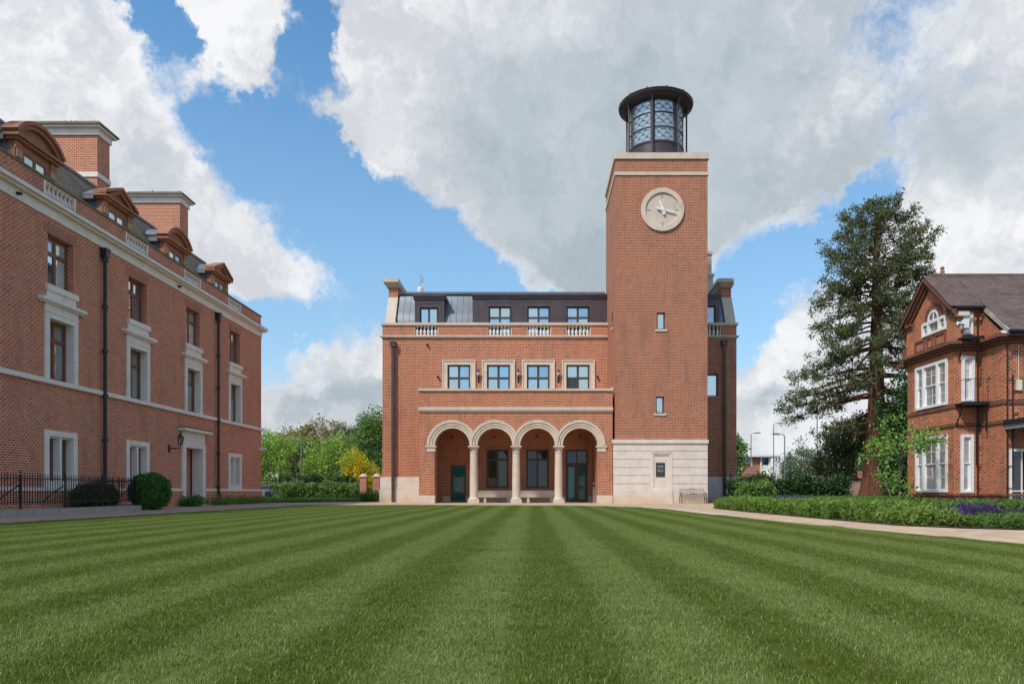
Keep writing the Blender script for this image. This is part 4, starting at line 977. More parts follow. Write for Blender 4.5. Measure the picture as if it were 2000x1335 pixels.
# doorway
c = COLS[1]
mb = MB(FL); mb.box(c-1.3, c-.95, -.5, .10, -.03, 3.35); mb.box(c+.95, c+1.3, -.5, .10, -.03, 3.35); mb.box(c-.95, c+.95, -.5, .10, 3.12, 3.35); mb.box(c-1.25, c+1.25, 0, .07, 3.36, 3.95); build(mb, 'door_surround', 'stone_pale', rng)
mb = MB(FL); mb.box(c-1.6, c+1.6, 0, .36, 3.98, 4.12); mb.box(c-1.45, c+1.45, 0, .2, 3.951, 3.979); build(mb, 'door_hood', 'stone_pale', rng)
mb = MB(FL); mb.box(c-1.62, c+1.62, 0, .38, 4.121, 4.17); build(mb, 'hood_moss', 'stone_mossy', rng)
# lamp by the door
mb = MB(FL); lu = 36.35; mb.box(lu-.06, lu+.06, 0, .06, 2.75, 3.15); mb.tube([(lu, .05, 2.95), (lu+.0, .57, 2.98), (lu, .60, 3.15)], .028, 6); mb.lathe(lu, .60, [(.04, 3.15), (.12, 3.17), (.12, 3.19)], 6)
mb.lathe(lu, .60, [(.19, 3.52), (.15, 3.56), (.06, 3.65), (.03, 3.76)], 6)
for k_ in range(6):
    t = k_*PI/3; mb.tube([(lu+.11*math.sin(t), .60-.11*math.cos(t), 3.19), (lu+.17*math.sin(t), .60-.17*math.cos(t), 3.52)], .014, 4)
ln = build(mb, 'wall_lantern', 'iron_black', rng); mb = MB(FL); mb.lathe(lu, .60, [(.09, 3.19), (.15, 3.52)], 6); build(mb, 'lamp_glass', 'glass_range', ln)
# rainwater pipes
for y in (30.7, 41.75, 19.8):
    mb = MB(FL); mb.tube([(y, .16, .75), (y, .16, 10.78)], .075, 10)
    mb.tube([(y, .16, .76), (y, .22, .6), (y+.02, .22, .1)], .085, 10)
    mb.box(y-.13, y+.13, .02, .28, 10.78, 11.05); mb.box(y-.16, y+.16, .01, .31, 11.05, 11.16); mb.tube([(y, .16, 10.6), (y, .16, 10.76)], .12, 8)
    for z in (.95, 2.9, 4.8, 6.7, 8.6): mb.tube([(y, .16, z), (y, .16, z+.14)], .115, 10); 
    build(mb, 'rainwater_pipe', 'pipe_black', rng)
for y in (25.6, 37.2):
    mb = MB(FL); mb.tube([(y, 0, 11.42), (y, .22, 11.40)], .06, 8); build(mb, 'overflow_spout', 'iron_black', rng)
mb = MB(FL); mb.box(48.3, 48.45, 0, .12, 3.55, 3.75); mb.tube([(48.38, .12, 3.7), (48.75, .35, 3.62)], .06, 8); build(mb, 'security_camera', 'plastic_white', rng)
# mansard
mb = MB(); XR1, XR2 = -19.15, -21.0; ZM0, ZM1 = 12.15, 15.3
mb.add([(XR1, Y0, ZM0), (XR1, Y1-.6, ZM0), (XR2, Y1-2.9, ZM1), (XR2, Y0, ZM1), (-32, Y1-.6, ZM0), (-32, Y1-2.9, ZM1), (-32, Y0, ZM1)],
       [(0, 1, 2, 3), (1, 4, 5, 2), (3, 2, 5, 6)])
build(mb, 'roof', 'tile_range', rng)
mb = MB(); mb.tube([(XR2, Y0, ZM1+.02), (XR2, Y1-2.9, ZM1+.02), (-32, Y1-2.9, ZM1+.02)], .11, 8); mb.tube([(XR2, Y1-2.9, ZM1), (XR1, Y1-.6, ZM0)], .07, 6); build(mb, 'ridge_roll', 'lead', rng, smooth=True)
mb = MB(FL); mb.box(Y0, Y1-.4, -.66, -.33, 12.0, 12.17); build(mb, 'gutter', 'lead', rng)
# dormers
XD = -19.4
FDm = Frame((XD, 0, 0), (0, 1, 0), (1, 0, 0))
for i, c in enumerate(COLS[:6]):
    c -= .15
    seg = i % 2 == 1   # segmental or triangular
    hw, z0, z1 = 1.08, 12.0, 13.92
    mb = MB(FDm); mb.poly(rect(c-hw, c+hw, z0, z1), [rect(c-.66, c+.66, 12.3, 13.66)], 0, -.25)
    mb.box(c-hw-.06, c-hw+.25, 0, .07, 13.62, 13.90); mb.box(c+hw-.25, c+hw+.06, 0, .07, 13.62, 13.90)
    dm = build(mb, 'dormer', 'terracotta', rng, label='dormer with curved pediment' if seg else 'dormer with triangular pediment')
    mb = MB(FDm); mb.box(c-hw-.04, c-hw+.28, .0701, .1, 13.3, 13.6); mb.box(c+hw-.28, c+hw+.04, .0, .08, 13.3, 13.6); build(mb, 'corbel', 'terracotta_pale', dm)
    mb = MB(FDm); mb.box(c-hw-.14, c+hw+.14, -.25, .18, z1, z1+.10); mb.box(c-hw-.24, c+hw+.24, -.3, .30, z1+.101, z1+.20)
    if seg:
        rad = 1.55; hh = hw+.20; cz_ = z1+.22-math.sqrt(rad**2-hh**2)+.02; t0 = math.acos(hh/rad)
        mb.ring(c, cz_, rad-.16, rad, .22, -.3, 20, t0, PI-t0); mb.ring(c, cz_, rad+.001, rad+.14, .32, -.3, 20, t0, PI-t0)
        tym = [(c-hh+.1, z1+.22)]+[(c+(rad-.16)*math.cos(t), cz_+(rad-.16)*math.sin(t)) for t in np.linspace(PI-t0-.06, t0+.06, 14)]+[(c+hh-.1, z1+.22)]
        mb.poly(tym, [], .05, -.25)
    else:
        ap_ = z1+.22+.62; hh = hw+.26
        for sg in (-1, 1):
            mb.poly([(c+sg*hh, z1+.22), (c+sg*hh, z1+.36), (c, ap_+.14), (c, ap_)], [], .32, -.3); mb.poly([(c+sg*(hh-.2), z1+.2201), (c+sg*.001, ap_-.001), (c+sg*.001, ap_-.16), (c+sg*(hh-.46), z1+.2201)], [], .22, -.25)
        mb.poly([(c-hh+.35, z1+.221), (c+hh-.35, z1+.221), (c, ap_-.14)], [], .05, -.25)
    build(mb, 'pediment', 'terracotta', dm)
    window(dm, FDm, c-.655, c+.655, 12.3, 13.655, -.05, 'wood_brown', 'glass_blind', (.5,), (), .07, .12, .1)
    # lead cheeks and roof running back into the slope
    mb = MB(FDm); mb.box(c-hw+.02, c+hw-.02, -2.2, -.25, 12.1, z1-.05); build(mb, 'dormer_cheek', 'lead', dm)
    mb = MB(FDm); mb.box(c-hw-.2, c+hw+.2, -2.4, -.301, z1-.04, z1+.16); build(mb, 'dormer_gutter', 'lead', dm)
    if seg: mb = MB(FDm); mb.poly([(c-hh+.1, z1+.16)]+[(c+(rad+.02)*math.cos(t), cz_+(rad+.02)*math.sin(t)) for t in np.linspace(PI-t0-.05, t0+.05, 14)]+[(c+hh-.1, z1+.16)], [], -.302, -2.6)
    else: mb = MB(FDm); mb.poly([(c-hh+.05, z1+.16), (c+hh-.05, z1+.16), (c, ap_+.04)], [], -.302, -2.6)
    build(mb, 'dormer_roof', 'verdigris' if (seg and i == 3) else 'lead', dm)
    for dz_, dn in ((12.75, -.5), (13.3, -.5)):
        mb = MB(FDm); mb.tube([(c-hw-.02, dn, dz_), (c-hw-.12, dn, dz_+.02)], .05, 6); build(mb, 'cheek_vent', 'iron_black', dm)
# big chimneys
for y in (36.15, 44.6, 24.0):
    xa = -22.0; 
    mb = MB(); mb.box(xa-2.95, xa, y, y+1.05, 12.5, 18.72); ch = build(mb, 'chimney', 'brick_range', rng)
    mb = MB(); mb.box(xa-3.0, xa+.05, y-.05, y+1.1, 16.62, 16.86); mb.box(xa-3.03, xa+.08, y-.08, y+1.13, 18.721, 19.05); mb.box(xa-3.2, xa+.25, y-.25, y+1.3, 19.051, 19.15); build(mb, 'chimney_band', 'stone_pale', ch, kind='stuff')
    mb = MB(); mb.box(xa-3.28, xa+.33, y-.33, y+1.38, 19.151, 19.24); mb.box(xa-3.15, xa+.2, y-.2, y+1.25, 19.241, 19.34); build(mb, 'chimney_cap', 'stone_mossy', ch)
    for k_ in range(5): 
        mb = MB(); cx = xa-3+rr.uniform(0, 3); mb.add([(cx, y-.1, 19.33), (cx+.1, y, 19.33), (cx+.05, y-.05, 19.33+rr.uniform(.06, .2))], [(0, 1, 2)]); build(mb, 'weed_tuft', 'leaf_mid', ch)

# railing in front of the range
XRL = -16.6
kerb = thing('railing_kerb', (XRL, 22, 0), 'low weathered stone kerb carrying the black railings by the path', 'kerb')
y = 8.0; kk = 0
while y < 30.1:
    L_ = rr.uniform(1.5, 2.1); e = min(y+L_, 30.15); mb = MB(); mb.box(XRL-.14, XRL+.14+rr.uniform(-.01, .01), y+.004, e-.004, -.01, .20+rr.uniform(-.012, .012)); build(mb, 'kerb_stone', 'stone_grey', kerb); y = e
mb = MB(); mb.box(-18.4, XRL-.141, 29.9, 30.15, -.01, .235); build(mb, 'kerb_stone', 'stone_grey', kerb)
rail = thing('iron_railing', (XRL, 22, 0), 'black spiked iron railing in front of the left brick range', 'railing')
ZR0, ZR1, ZTOP = .42, 1.2, 1.38
mb = MB(); mb.box(XRL-.02, XRL+.02, 8, 30, ZR1-.015, ZR1+.02); mb.box(XRL-.02, XRL+.02, 8, 30, ZR0-.02, ZR0+.02); mb.box(-18.45, XRL, 29.98, 30.02, ZR1-.015, ZR1+.02); mb.box(-18.45, XRL, 29.98, 30.02, ZR0-.02, ZR0+.02); build(mb, 'rail', 'iron_black', rail)
def bar(name='bar'):
    m = MB(); m.tube([(0, 0, ZR0-.06), (0, 0, ZTOP-.08), (0, 0, ZTOP)], [.014, .014, .002], 5); return m
b0 = build(bar(), 'bar', 'iron_black', rail)
for v in b0.data.vertices: v.co += ROOTLOC[rail]
b0.location = Vector((XRL, 12, 0))-ROOTLOC[rail]
pts = [(XRL, 12+.125*i) for i in range(1, 144)]+[(XRL-.125*i, 30) for i in range(1, 15)]
for x, y in pts: q = b0.copy(); COL.objects.link(q); q.location = Vector((x, y, 0))-ROOTLOC[rail]
for y in np.arange(14.4, 30.2, 2.2):
    mb = MB(); mb.box(XRL-.022, XRL+.022, y-.022, y+.022, .18, ZTOP-.05); mb.lathe(XRL, y, [(.0, ZTOP+.1), (.035, ZTOP+.02), (.0, ZTOP-.05)], 6); build(mb, 'standard', 'iron_black', rail)
    mb = MB(); mb.tube([(XRL, y, 1.0), (XRL-.25, y-.12, .8), (XRL-.55, y-.3, .45), (XRL-.62, y-.35, .0)], .022, 5); build(mb, 'stay', 'iron_black', rail)

# ================================================================== RIGHT HOUSE
XH, YH, YF2 = 17.1, 29.14, 32.75
XH2, YH2 = 18.17, 27.74
house = thing('gabled_house', (XH, 31, 0), 'orange brick house with brown tiled gable and white sash windows on the right', 'house')
FG = Frame((XH, 0, 0), (0, 1, 0), (-1, 0, 0)); FC = Frame((0, YH, 0)); FC2 = Frame((0, YH2, 0))
ZE = 8.2; ZA = 9.75; YM = (YH+YF2)/2
gout = [(YH+.003, -.03), (YF2, -.03), (YF2, ZE), (YM, ZA), (YH+.003, ZE)]
wH = [(29.57, 32.04, 4.36, 6.27), (29.57, 32.04, .74, 3.13)]
arch = [(YM+.62+.0, 8.12)]
mb = MB(FG); mb.poly(gout, [rect(*w) for w in wH]+[rect(29.67, 31.51, 7.49, 8.085)], 0, -.2)
build(mb, 'gable_wall', 'brick_house', house)
wc = [(17.35, 17.88, .72, 3.1), (17.38, 17.92, 4.42, 6.27), (17.45, 17.85, 7.15, 8.1)]
mb = MB(FC); mb.poly(rect(XH+.001, XH2+.3, -.03, ZE), [rect(*w) for w in wc], 0, -.3); mb.box(XH+.3, 34, -4.2, -.5, -.03, 6.9); build(mb, 'wing_wall', 'brick_house', house)
door_h = rect(18.40, 19.75, .02, 2.42)
mb = MB(FC2); mb.poly([(XH2, -.03), (26, -.03), (26, 6.75), (XH2, 6.75)], [door_h], 0, -.3); mb.box(XH2, XH2+.3, -1.5, -.3, -.03, 6.9); build(mb, 'rear_wing_wall', 'brick_house', house)
mb = MB(FC2); mb.box(18.5, 26, -1.3, -1.2, 0, 6.7); build(mb, 'interior_block', 'dark_interior', house)
# brick mouldings
def band(z0, z1, pr, matn='brick_trim_house', name='brick_band'):
    mb = MB(); mb.box(XH-pr, XH, YH-pr, YF2, z0, z1); mb.box(XH+.0, XH2+.3, YH-pr, YH-.002, z0, z1); mb.box(XH2-pr, XH2-.002, YH2-pr, YH-pr-.001, z0, z1); mb.box(XH2, 26, YH2-pr, YH2-.002, z0, z1)
    build(mb, name, matn, house)
band(6.50, 6.62, .10); band(6.621, 6.72, .20); band(6.721, 6.84, .30)
band(4.18, 4.34, .05); band(3.42, 3.55, .05); band(.60, .70, .07)
# eaves slab behind the string: small tile skirt at gable foot
mb = MB(); mb.box(XH-.28, XH+.1, YF2+.0, YF2+.45, 6.45, 6.62); mb.box(XH-.1, XH+.3, YF2, YF2+.3, 6.62, 7.3); build(mb, 'kneeler', 'brick_trim_house', house)
for z0, z1, pr in ((ZE-.16, ZE-.02, .12), (ZE-.02, ZE+.08, .2)):
    mb = MB(); mb.box(XH-pr, XH-.001, YF2-.6, YF2+.1, z0, z1); build(mb, 'eaves_moulding', 'brick_trim_house', house)
    mb = MB(); mb.box(XH-pr, XH-.001, YH-pr, YH+.35, z0, z1); mb.box(XH-.001, XH2+.25, YH-pr, YH-.002, z0, z1); build(mb, 'eaves_moulding', 'brick_trim_house', house)
for k_, (pr, wd) in enumerate(((.10, .34), (.20, .22), (.30, .11))):
    for sg, ye in ((-1, YH-.2), (1, YF2+.2)):
        dz = (ZA-ZE)/(YM-YH); ztop = ZA+.22; zl = ztop-dz*abs(ye-YM)
        mb = MB(FG); mb.poly([(YM, ztop), (ye, zl), (ye, zl-wd*1.25), (YM, ztop-wd*1.25)], [], pr, pr-.1); build(mb, 'verge_moulding', 'brick_trim_house', house)
# brick panel relief under attic window
mb = MB(FG)
for a, b in ((29.7, 30.5), (30.65, 31.15), (31.3, 32.1)):
    mb.box(a, b, .0, .05, 7.36, 7.44); mb.box(a, b, .0, .05, 6.95, 7.0); mb.box(a, a+.08, .0, .05, 7.0, 7.36); mb.box(b-.08, b, .0, .05, 7.0, 7.36)
build(mb, 'brick_panel', 'brick_trim_house', house)
mb = MB(FG); mb.box(29.0+.15, 29.55, 0, .06, 6.85, 8.04); mb.box(32.1, 32.75, 0, .06, 6.85, 8.04); build(mb, 'pilaster', 'brick_house', house)
mb = MB(FG); mb.ring(30.6, 8.1, .42, .54, .05, 0, 20, 0, PI); mb.ring(30.6, 8.1, .56, .70, .03, 0, 20, 0, PI); build(mb, 'brick_arch', 'brick_trim_house', house)
# white windows
def sash(fr, u0, u1, z0, z1, splits, n=.02, mull=.13, label=None, gm='glass_house', rows=(.25, .5, .75), two=(1,)):
    u0 += .004; u1 -= .004; z0 += .004; z1 -= .004
    mb = MB(fr); fw = .12; d0, d1 = n-.14, n+.04
    mb.box(u0, u0+fw, d0, d1, z0, z1); mb.box(u1-fw, u1, d0, d1, z0, z1); mb.box(u0+fw, u1-fw, d0, d1, z1-fw, z1); mb.box(u0+fw, u1-fw, d0, d1+.03, z0, z0+.09)
    for f in splits: c = u0+(u1-u0)*f; mb.box(c-mull/2, c+mull/2, d0, d1, z0+.09, z1-fw)
    w = build(mb, 'window', 'paint_white', house, label)
    ed = [u0+fw]+[v for f in splits for v in (u0+(u1-u0)*f-mull/2, u0+(u1-u0)*f+mull/2)]+[u1-fw]
    for k_ in range(0, len(ed), 2):
        a, b = ed[k_], ed[k_+1]; zm = (z0+z1)/2; mb = MB(fr); s_ = .045
        for (c0, c1, nn) in ((z0+.09, zm, n-.09), (zm, z1-fw, n-.05)):
            mb.box(a, a+s_, nn-.02, nn+.02, c0, c1); mb.box(b-s_, b, nn-.02, nn+.02, c0, c1); mb.box(a+s_, b-s_, nn-.02, nn+.02, c0, c0+s_); mb.box(a+s_, b-s_, nn-.02, nn+.02, c1-s_, c1)
            if rows: mb.box(a+s_, b-s_, nn-.012, nn+.012, (c0+c1)/2-.012, (c0+c1)/2+.012)
            if (k_//2) in two: mb.box((a+b)/2-.012, (a+b)/2+.012, nn-.012, nn+.012, c0+s_, c1-s_)
        build(mb, 'sash', 'paint_white', w)
        for (c0, c1, nn) in ((z0+.09, zm, n-.095), (zm, z1-fw, n-.055)):
            p = MB(fr); p.box(a+.005, b-.005, nn-.004, nn+.004, c0+.005, c1-.005); build(p, 'pane', gm, w)
    return w
sash(FG, 29.57, 32.04, 4.36, 6.27, (.30, .74), label='first floor three-light white sash window')
sash(FG, 29.57, 32.04, .74, 3.13, (.30, .74), label='ground floor three-light white sash window')
sash(FC, 17.35, 17.88, .72, 3.1, (), rows=(), two=(), gm='glass_blind', label='narrow ground floor white sash window')
sash(FC, 17.38, 17.92, 4.42, 6.27, (), two=(), gm='glass_blind', label='narrow first floor white sash window')
sash(FC, 17.45, 17.85, 7.15, 8.1, (), rows=(), two=(), gm='glass_blind', label='narrow white attic window')
mb = MB(FG); z0, z1 = 7.5, 8.08
mb.box(29.68, 29.78, -.1, .06, z0, z1); mb.box(31.4, 31.5, -.1, .06, z0, z1); mb.box(29.78, 31.4, -.1, .06, z1-.09, z1+.03); mb.box(29.78, 31.4, -.1, .08, z0, z0+.09)
mb.box(30.12, 30.24, -.1, .06, z0+.09, z1-.09); mb.box(30.95, 31.07, -.1, .06, z0+.09, z1-.09); mb.ring(30.6, 8.1, .32, .42, .06, -.02, 16, 0, PI); mb.box(30.58, 30.62, .0, .05, 8.11, 8.43)
mb.box(29.78, 30.12, -.04, -.01, 7.82, 7.85); mb.box(31.07, 31.4, -.04, -.01, 7.82, 7.85)
wv_ = build(mb, 'window', 'paint_white', house, label='small white attic window with arched top light')
mb = MB(FG); mb.box(29.75, 31.43, -.09, -.07, z0+.02, z1-.02); build(mb, 'pane', 'glass_house', wv_)
mb = MB(FG); mb.ring(30.6, 8.1, .001, .33, .02, 0.0, 16, 0, PI); build(mb, 'pane', 'glass_house', wv_)
# roof: stepped tile courses on the front slope, plain on the rear one
XE = 27.0
def slope(y0, z0, y1, z1, xa, xb, n, name, sag=.0):
    mb = MB(); vs = []; fs = []
    for i in range(n):
        f0, f1 = i/n, (i+1)/n
        ya, yb = y0+(y1-y0)*f0, y0+(y1-y0)*f1; za, zb = z0+(z1-z0)*f0, z0+(z1-z0)*f1
        K = 7
        xs = [xa+(xb-xa)*k_/K for k_ in range(K+1)]; wv_z = [.03*math.sin(x*1.7+i*.4)*sag for x in xs]
        b = len(vs)
        for x, wz in zip(xs, wv_z): vs += [(x, ya, za+.045+wz), (x, yb, zb+.02+wz), (x, ya, za+.0+wz)]
        for k_ in range(K): fs += [(b+3*k_, b+3*k_+3, b+3*k_+4, b+3*k_+1), (b+3*k_, b+3*k_+2, b+3*k_+5, b+3*k_+3)]
    mb.add(vs, fs); return build(mb, name, 'tile_house', house)
ZRG = ZA+.30
sl_ = (ZRG-8.25)/(YM-(YH-.25))
zlow = ZRG-sl_*(YM-27.35)
slope(27.35, zlow, YM, ZRG, 18.15, XE, 46, 'roof_slope', 1.0)
slope(YH-.25, 8.25, YM, ZRG, XH-.32, 18.149, 28, 'roof_slope', .3)
slope(YF2+.3, 8.2, YM, ZRG, XH-.32, XE, 28, 'roof_slope', .3)
for sg in (0,):
    mb = MB(); mb.box(XH+.0, XE, YM-.08, YM+.08, ZRG-.02, ZRG+.10)
    for k_ in range(20): pass
    build(mb, 'ridge_tiles', 'tile_house', house)
mb = MB(); mb.add([(18.125, YH-.26, 8.22), (18.12, 27.3, zlow+.02), (18.12, 27.3, zlow-.16), (18.12, YH-.26, 8.04), (18.2, YH-.26, 8.22), (18.2, 27.3, zlow+.02), (18.2, 27.3, zlow-.16), (18.2, YH-.26, 8.04)],
    [(0, 1, 2, 3), (4, 5, 6, 7), (0, 1, 5, 4), (3, 2, 6, 7)]); build(mb, 'verge_board', 'fence_wood', house)
mb = MB(); mb.add([(18.21, YH, 6.8), (18.21, 27.8, 6.8), (18.21, 27.8, zlow), (18.21, YH, 8.1)], [(0, 1, 2, 3)]); mb.box(18.21, 18.4, 27.8, YH, 6.5, 6.8); build(mb, 'side_gable', 'brick_house', house)
mb = MB(); mb.tube([(18.1, 27.27, zlow-.02), (XE, 27.27, zlow-.02)], .07, 8); mb.tube([(XH-.1, YH-.34, 8.18), (18.15, YH-.34, 8.18)], .06, 8); mb.box(18.2, XE, 27.30, 27.36, zlow-.2, zlow-.05); build(mb, 'gutter', 'iron_black', house)
mb = MB(); mb.add([(20.4, 34, 8.8), (27, 30, 12.8), (33, 34, 12.8), (33, 33, 8.8)], [(0, 1, 2), (0, 2, 3)]); build(mb, 'rear_roof', 'tile_house', house)
mb = MB(); mb.lathe(XH+.55, YM, [(.09, ZRG), (.09, ZRG+.25), (.05, ZRG+.3), (.10, ZRG+.36), (.0, ZRG+.46)], 8); build(mb, 'finial', 'terracotta', house)
# porch, door
mb = MB(); mb.box(18.15, 24, 25.9, YH2-.001, 3.36, 3.52); build(mb, 'porch_roof', 'iron_black', house)
mb = MB(); mb.box(18.22, 24, 25.95, YH2-.001, 3.18, 3.359); build(mb, 'porch_fascia', 'paint_grey', house)
window(house, FC2, 18.402, 19.748, .03, 2.418, -.02, 'paint_white', 'glass_dark', (.36, .98), (.32,), .09, .04, .12, label='white framed glazed garden door', name='garden_door')
mb = MB(FC2); mb.box(18.2, 19.9, 0, .9, -.02, .12); build(mb, 'doorstep', 'stone', house)
# pipes, fire escape, camera, boxes
for x, n_, z0, z1 in ((18.02, .07, .0, 8.0), (18.30, 1.46, .0, 6.9), (18.52, 1.45, 1.2, 5.3)):
    mb = MB(FC); mb.tube([(x, n_, z0), (x, n_, z1)], .028, 8)
    for z in np.arange(z0+.9, z1, .85): mb.tube([(x, n_, z), (x+.22, n_-.02, z)], .018, 5)
    build(mb, 'rainwater_pipe', 'iron_black', house)
mb = MB(FC); mb.tube([(17.95, .08, 3.3), (17.95, .08, 1.9), (18.3, .08, 1.9)], .02, 5); mb.tube([(18.3, .08, 1.9), (18.3, .08, 3.25), (17.95, .08, 3.25)], .02, 5); build(mb, 'wall_conduit', 'iron_black', house)
for z, x0, x1, d in ((4.26, 17.1, 18.25, .62), (6.9, 17.2, 18.0, .5)):
    mb = MB(FC); mb.box(x0, x1, .06, d, z, z+.07); mb.box(x0, x1, d, d+.04, z-.04, z+.10)
    mb.tube([(x0+.05, d-.05, z), (x0+.05, .05, z-.8)], .03, 5); mb.tube([(x1-.2, d-.05, z), (x1-.2, d-.05, z-1.1)], .03, 5); 
    fe = build(mb, 'fire_escape', 'iron_black', house, label='black iron fire escape platform on brackets')
    mb = MB(FC); mb.tube([(x0+.1, .1, z+.95), (x0+.1, d, z+1.0), (x1, d, z+1.0)], .012, 4); mb.tube([(x0+.1, d, z), (x0+.1, d, z+1.0)], .012, 4); mb.tube([(x1, d, z), (x1, d, z+1.0)], .012, 4)
    for k_ in range(1, 6): xx = x0+.1+(x1-x0-.1)*k_/6; mb.tube([(xx, d, z), (xx, d, z+1.0)], .007, 4)
    if z < 5: build(mb, 'handrail', 'iron_black', fe)
mb = MB(FC2); mb.tube([(18.75, .03, 6.45), (18.75, .03, 5.1)], .012, 4); mb.box(18.66, 18.86, 0, .08, 4.68, 5.08); build(mb, 'alarm_box', 'plastic_cream', house)
mb = MB(FC); mb.box(17.12, 17.55, .06, .3, 7.86, 8.03); build(mb, 'floodlight', 'plastic_cream', house)
mb = MB(FC); mb.box(17.3, 17.5, .1, .35, 7.35, 7.7); mb.tube([(17.3, .3, 7.5), (17.0, .4, 7.52)], .07, 8); mb.tube([(17.45, .1, 7.4), (17.45, .3, 7.2)], .03, 6); build(mb, 'security_camera', 'plastic_white', house)

# ================================================================== VEGETATION
def leaves_cloud(centers, per, spread, size, rng_, flat=0.6, elong=1.6):
    """leaf quads around clump centres -> verts, quads"""
    n = len(centers)*per
    c = np.repeat(centers, per, 0)+rng_.normal(0, 1, (n, 3))*np.asarray(spread)
    a = rng_.normal(0, 1, (n, 3)); a /= np.linalg.norm(a, axis=1)[:, None]
    b = rng_.normal(0, 1, (n, 3)); b[:, 2] *= flat; b -= a*np.sum(a*b, 1)[:, None]; b /= np.linalg.norm(b, axis=1)[:, None]
    s = size*rng_.uniform(.6, 1.35, n)[:, None]
    V = np.stack([c-a*s*elong*.5, c+b*s*.5, c+a*s*elong*.5, c-b*s*.5], 1).reshape(-1, 3)
    Q = (np.arange(n)*4)[:, None]+np.array([[0, 1, 2, 3]])
    return V, Q
def tree(name, label, cat, base, crown, leaf, leaf_size, per=26, spread=.35, trunk=.2, top=None, bark='bark_grey', seed=1, group=None, limbs=7, shell=.55, loose=None):
    """crown: list of (dx,dy,z,rx,ry,rz,n clumps)"""
    r = np.random.default_rng(seed); bx, by = base
    t = thing(name, (bx, by, 0), label, cat, group)
    C = []
    for dx, dy, z, rx, ry, rz, n in crown:
        d = r.normal(0, 1, (n, 3)); d /= np.linalg.norm(d, axis=1)[:, None]
        # lumpy outline
        lump = 1+.18*np.sin(d[:, 0]*5+seed)*np.cos(d[:, 2]*6+seed*2)+.12*np.sin(d[:, 1]*9+d[:, 2]*7)
        rad = (shell+(1-shell)*r.uniform(0, 1, n)**.5)*lump
        C.append(np.stack([bx+dx+d[:, 0]*rx*rad, by+dy+d[:, 1]*ry*rad, z+d[:, 2]*rz*rad], 1))
    C = np.concatenate(C); C = C[C[:, 2] > .15]
    V, Q = leaves_cloud(C, per, spread, leaf_size, r)
    V[:, 2] = np.maximum(V[:, 2], .02)
    o = link_mesh('crown', V, Q, leaf, t)
    zc_ = top or np.mean([q[2] for q in crown]); mb = MB()
    mb.tube([(bx, by, -.05), (bx+.05*trunk, by, .4), (bx-.1*trunk, by, zc_*.5), (bx, by, zc_)], [trunk*1.4, trunk, trunk*.8, trunk*.35], 10)
    for k_ in range(limbs):
        q = C[r.integers(len(C))]; zs = r.uniform(.25, .8)*zc_
        mid = ((bx+q[0])/2, (by+q[1])/2, (zs+q[2])/2+.1*zc_*.2)
        mb.tube([(bx, by, zs), mid, tuple(q)], [trunk*.45, trunk*.25, trunk*.06], 6)
    build(mb, 'trunk', bark, t, smooth=True)
    return t

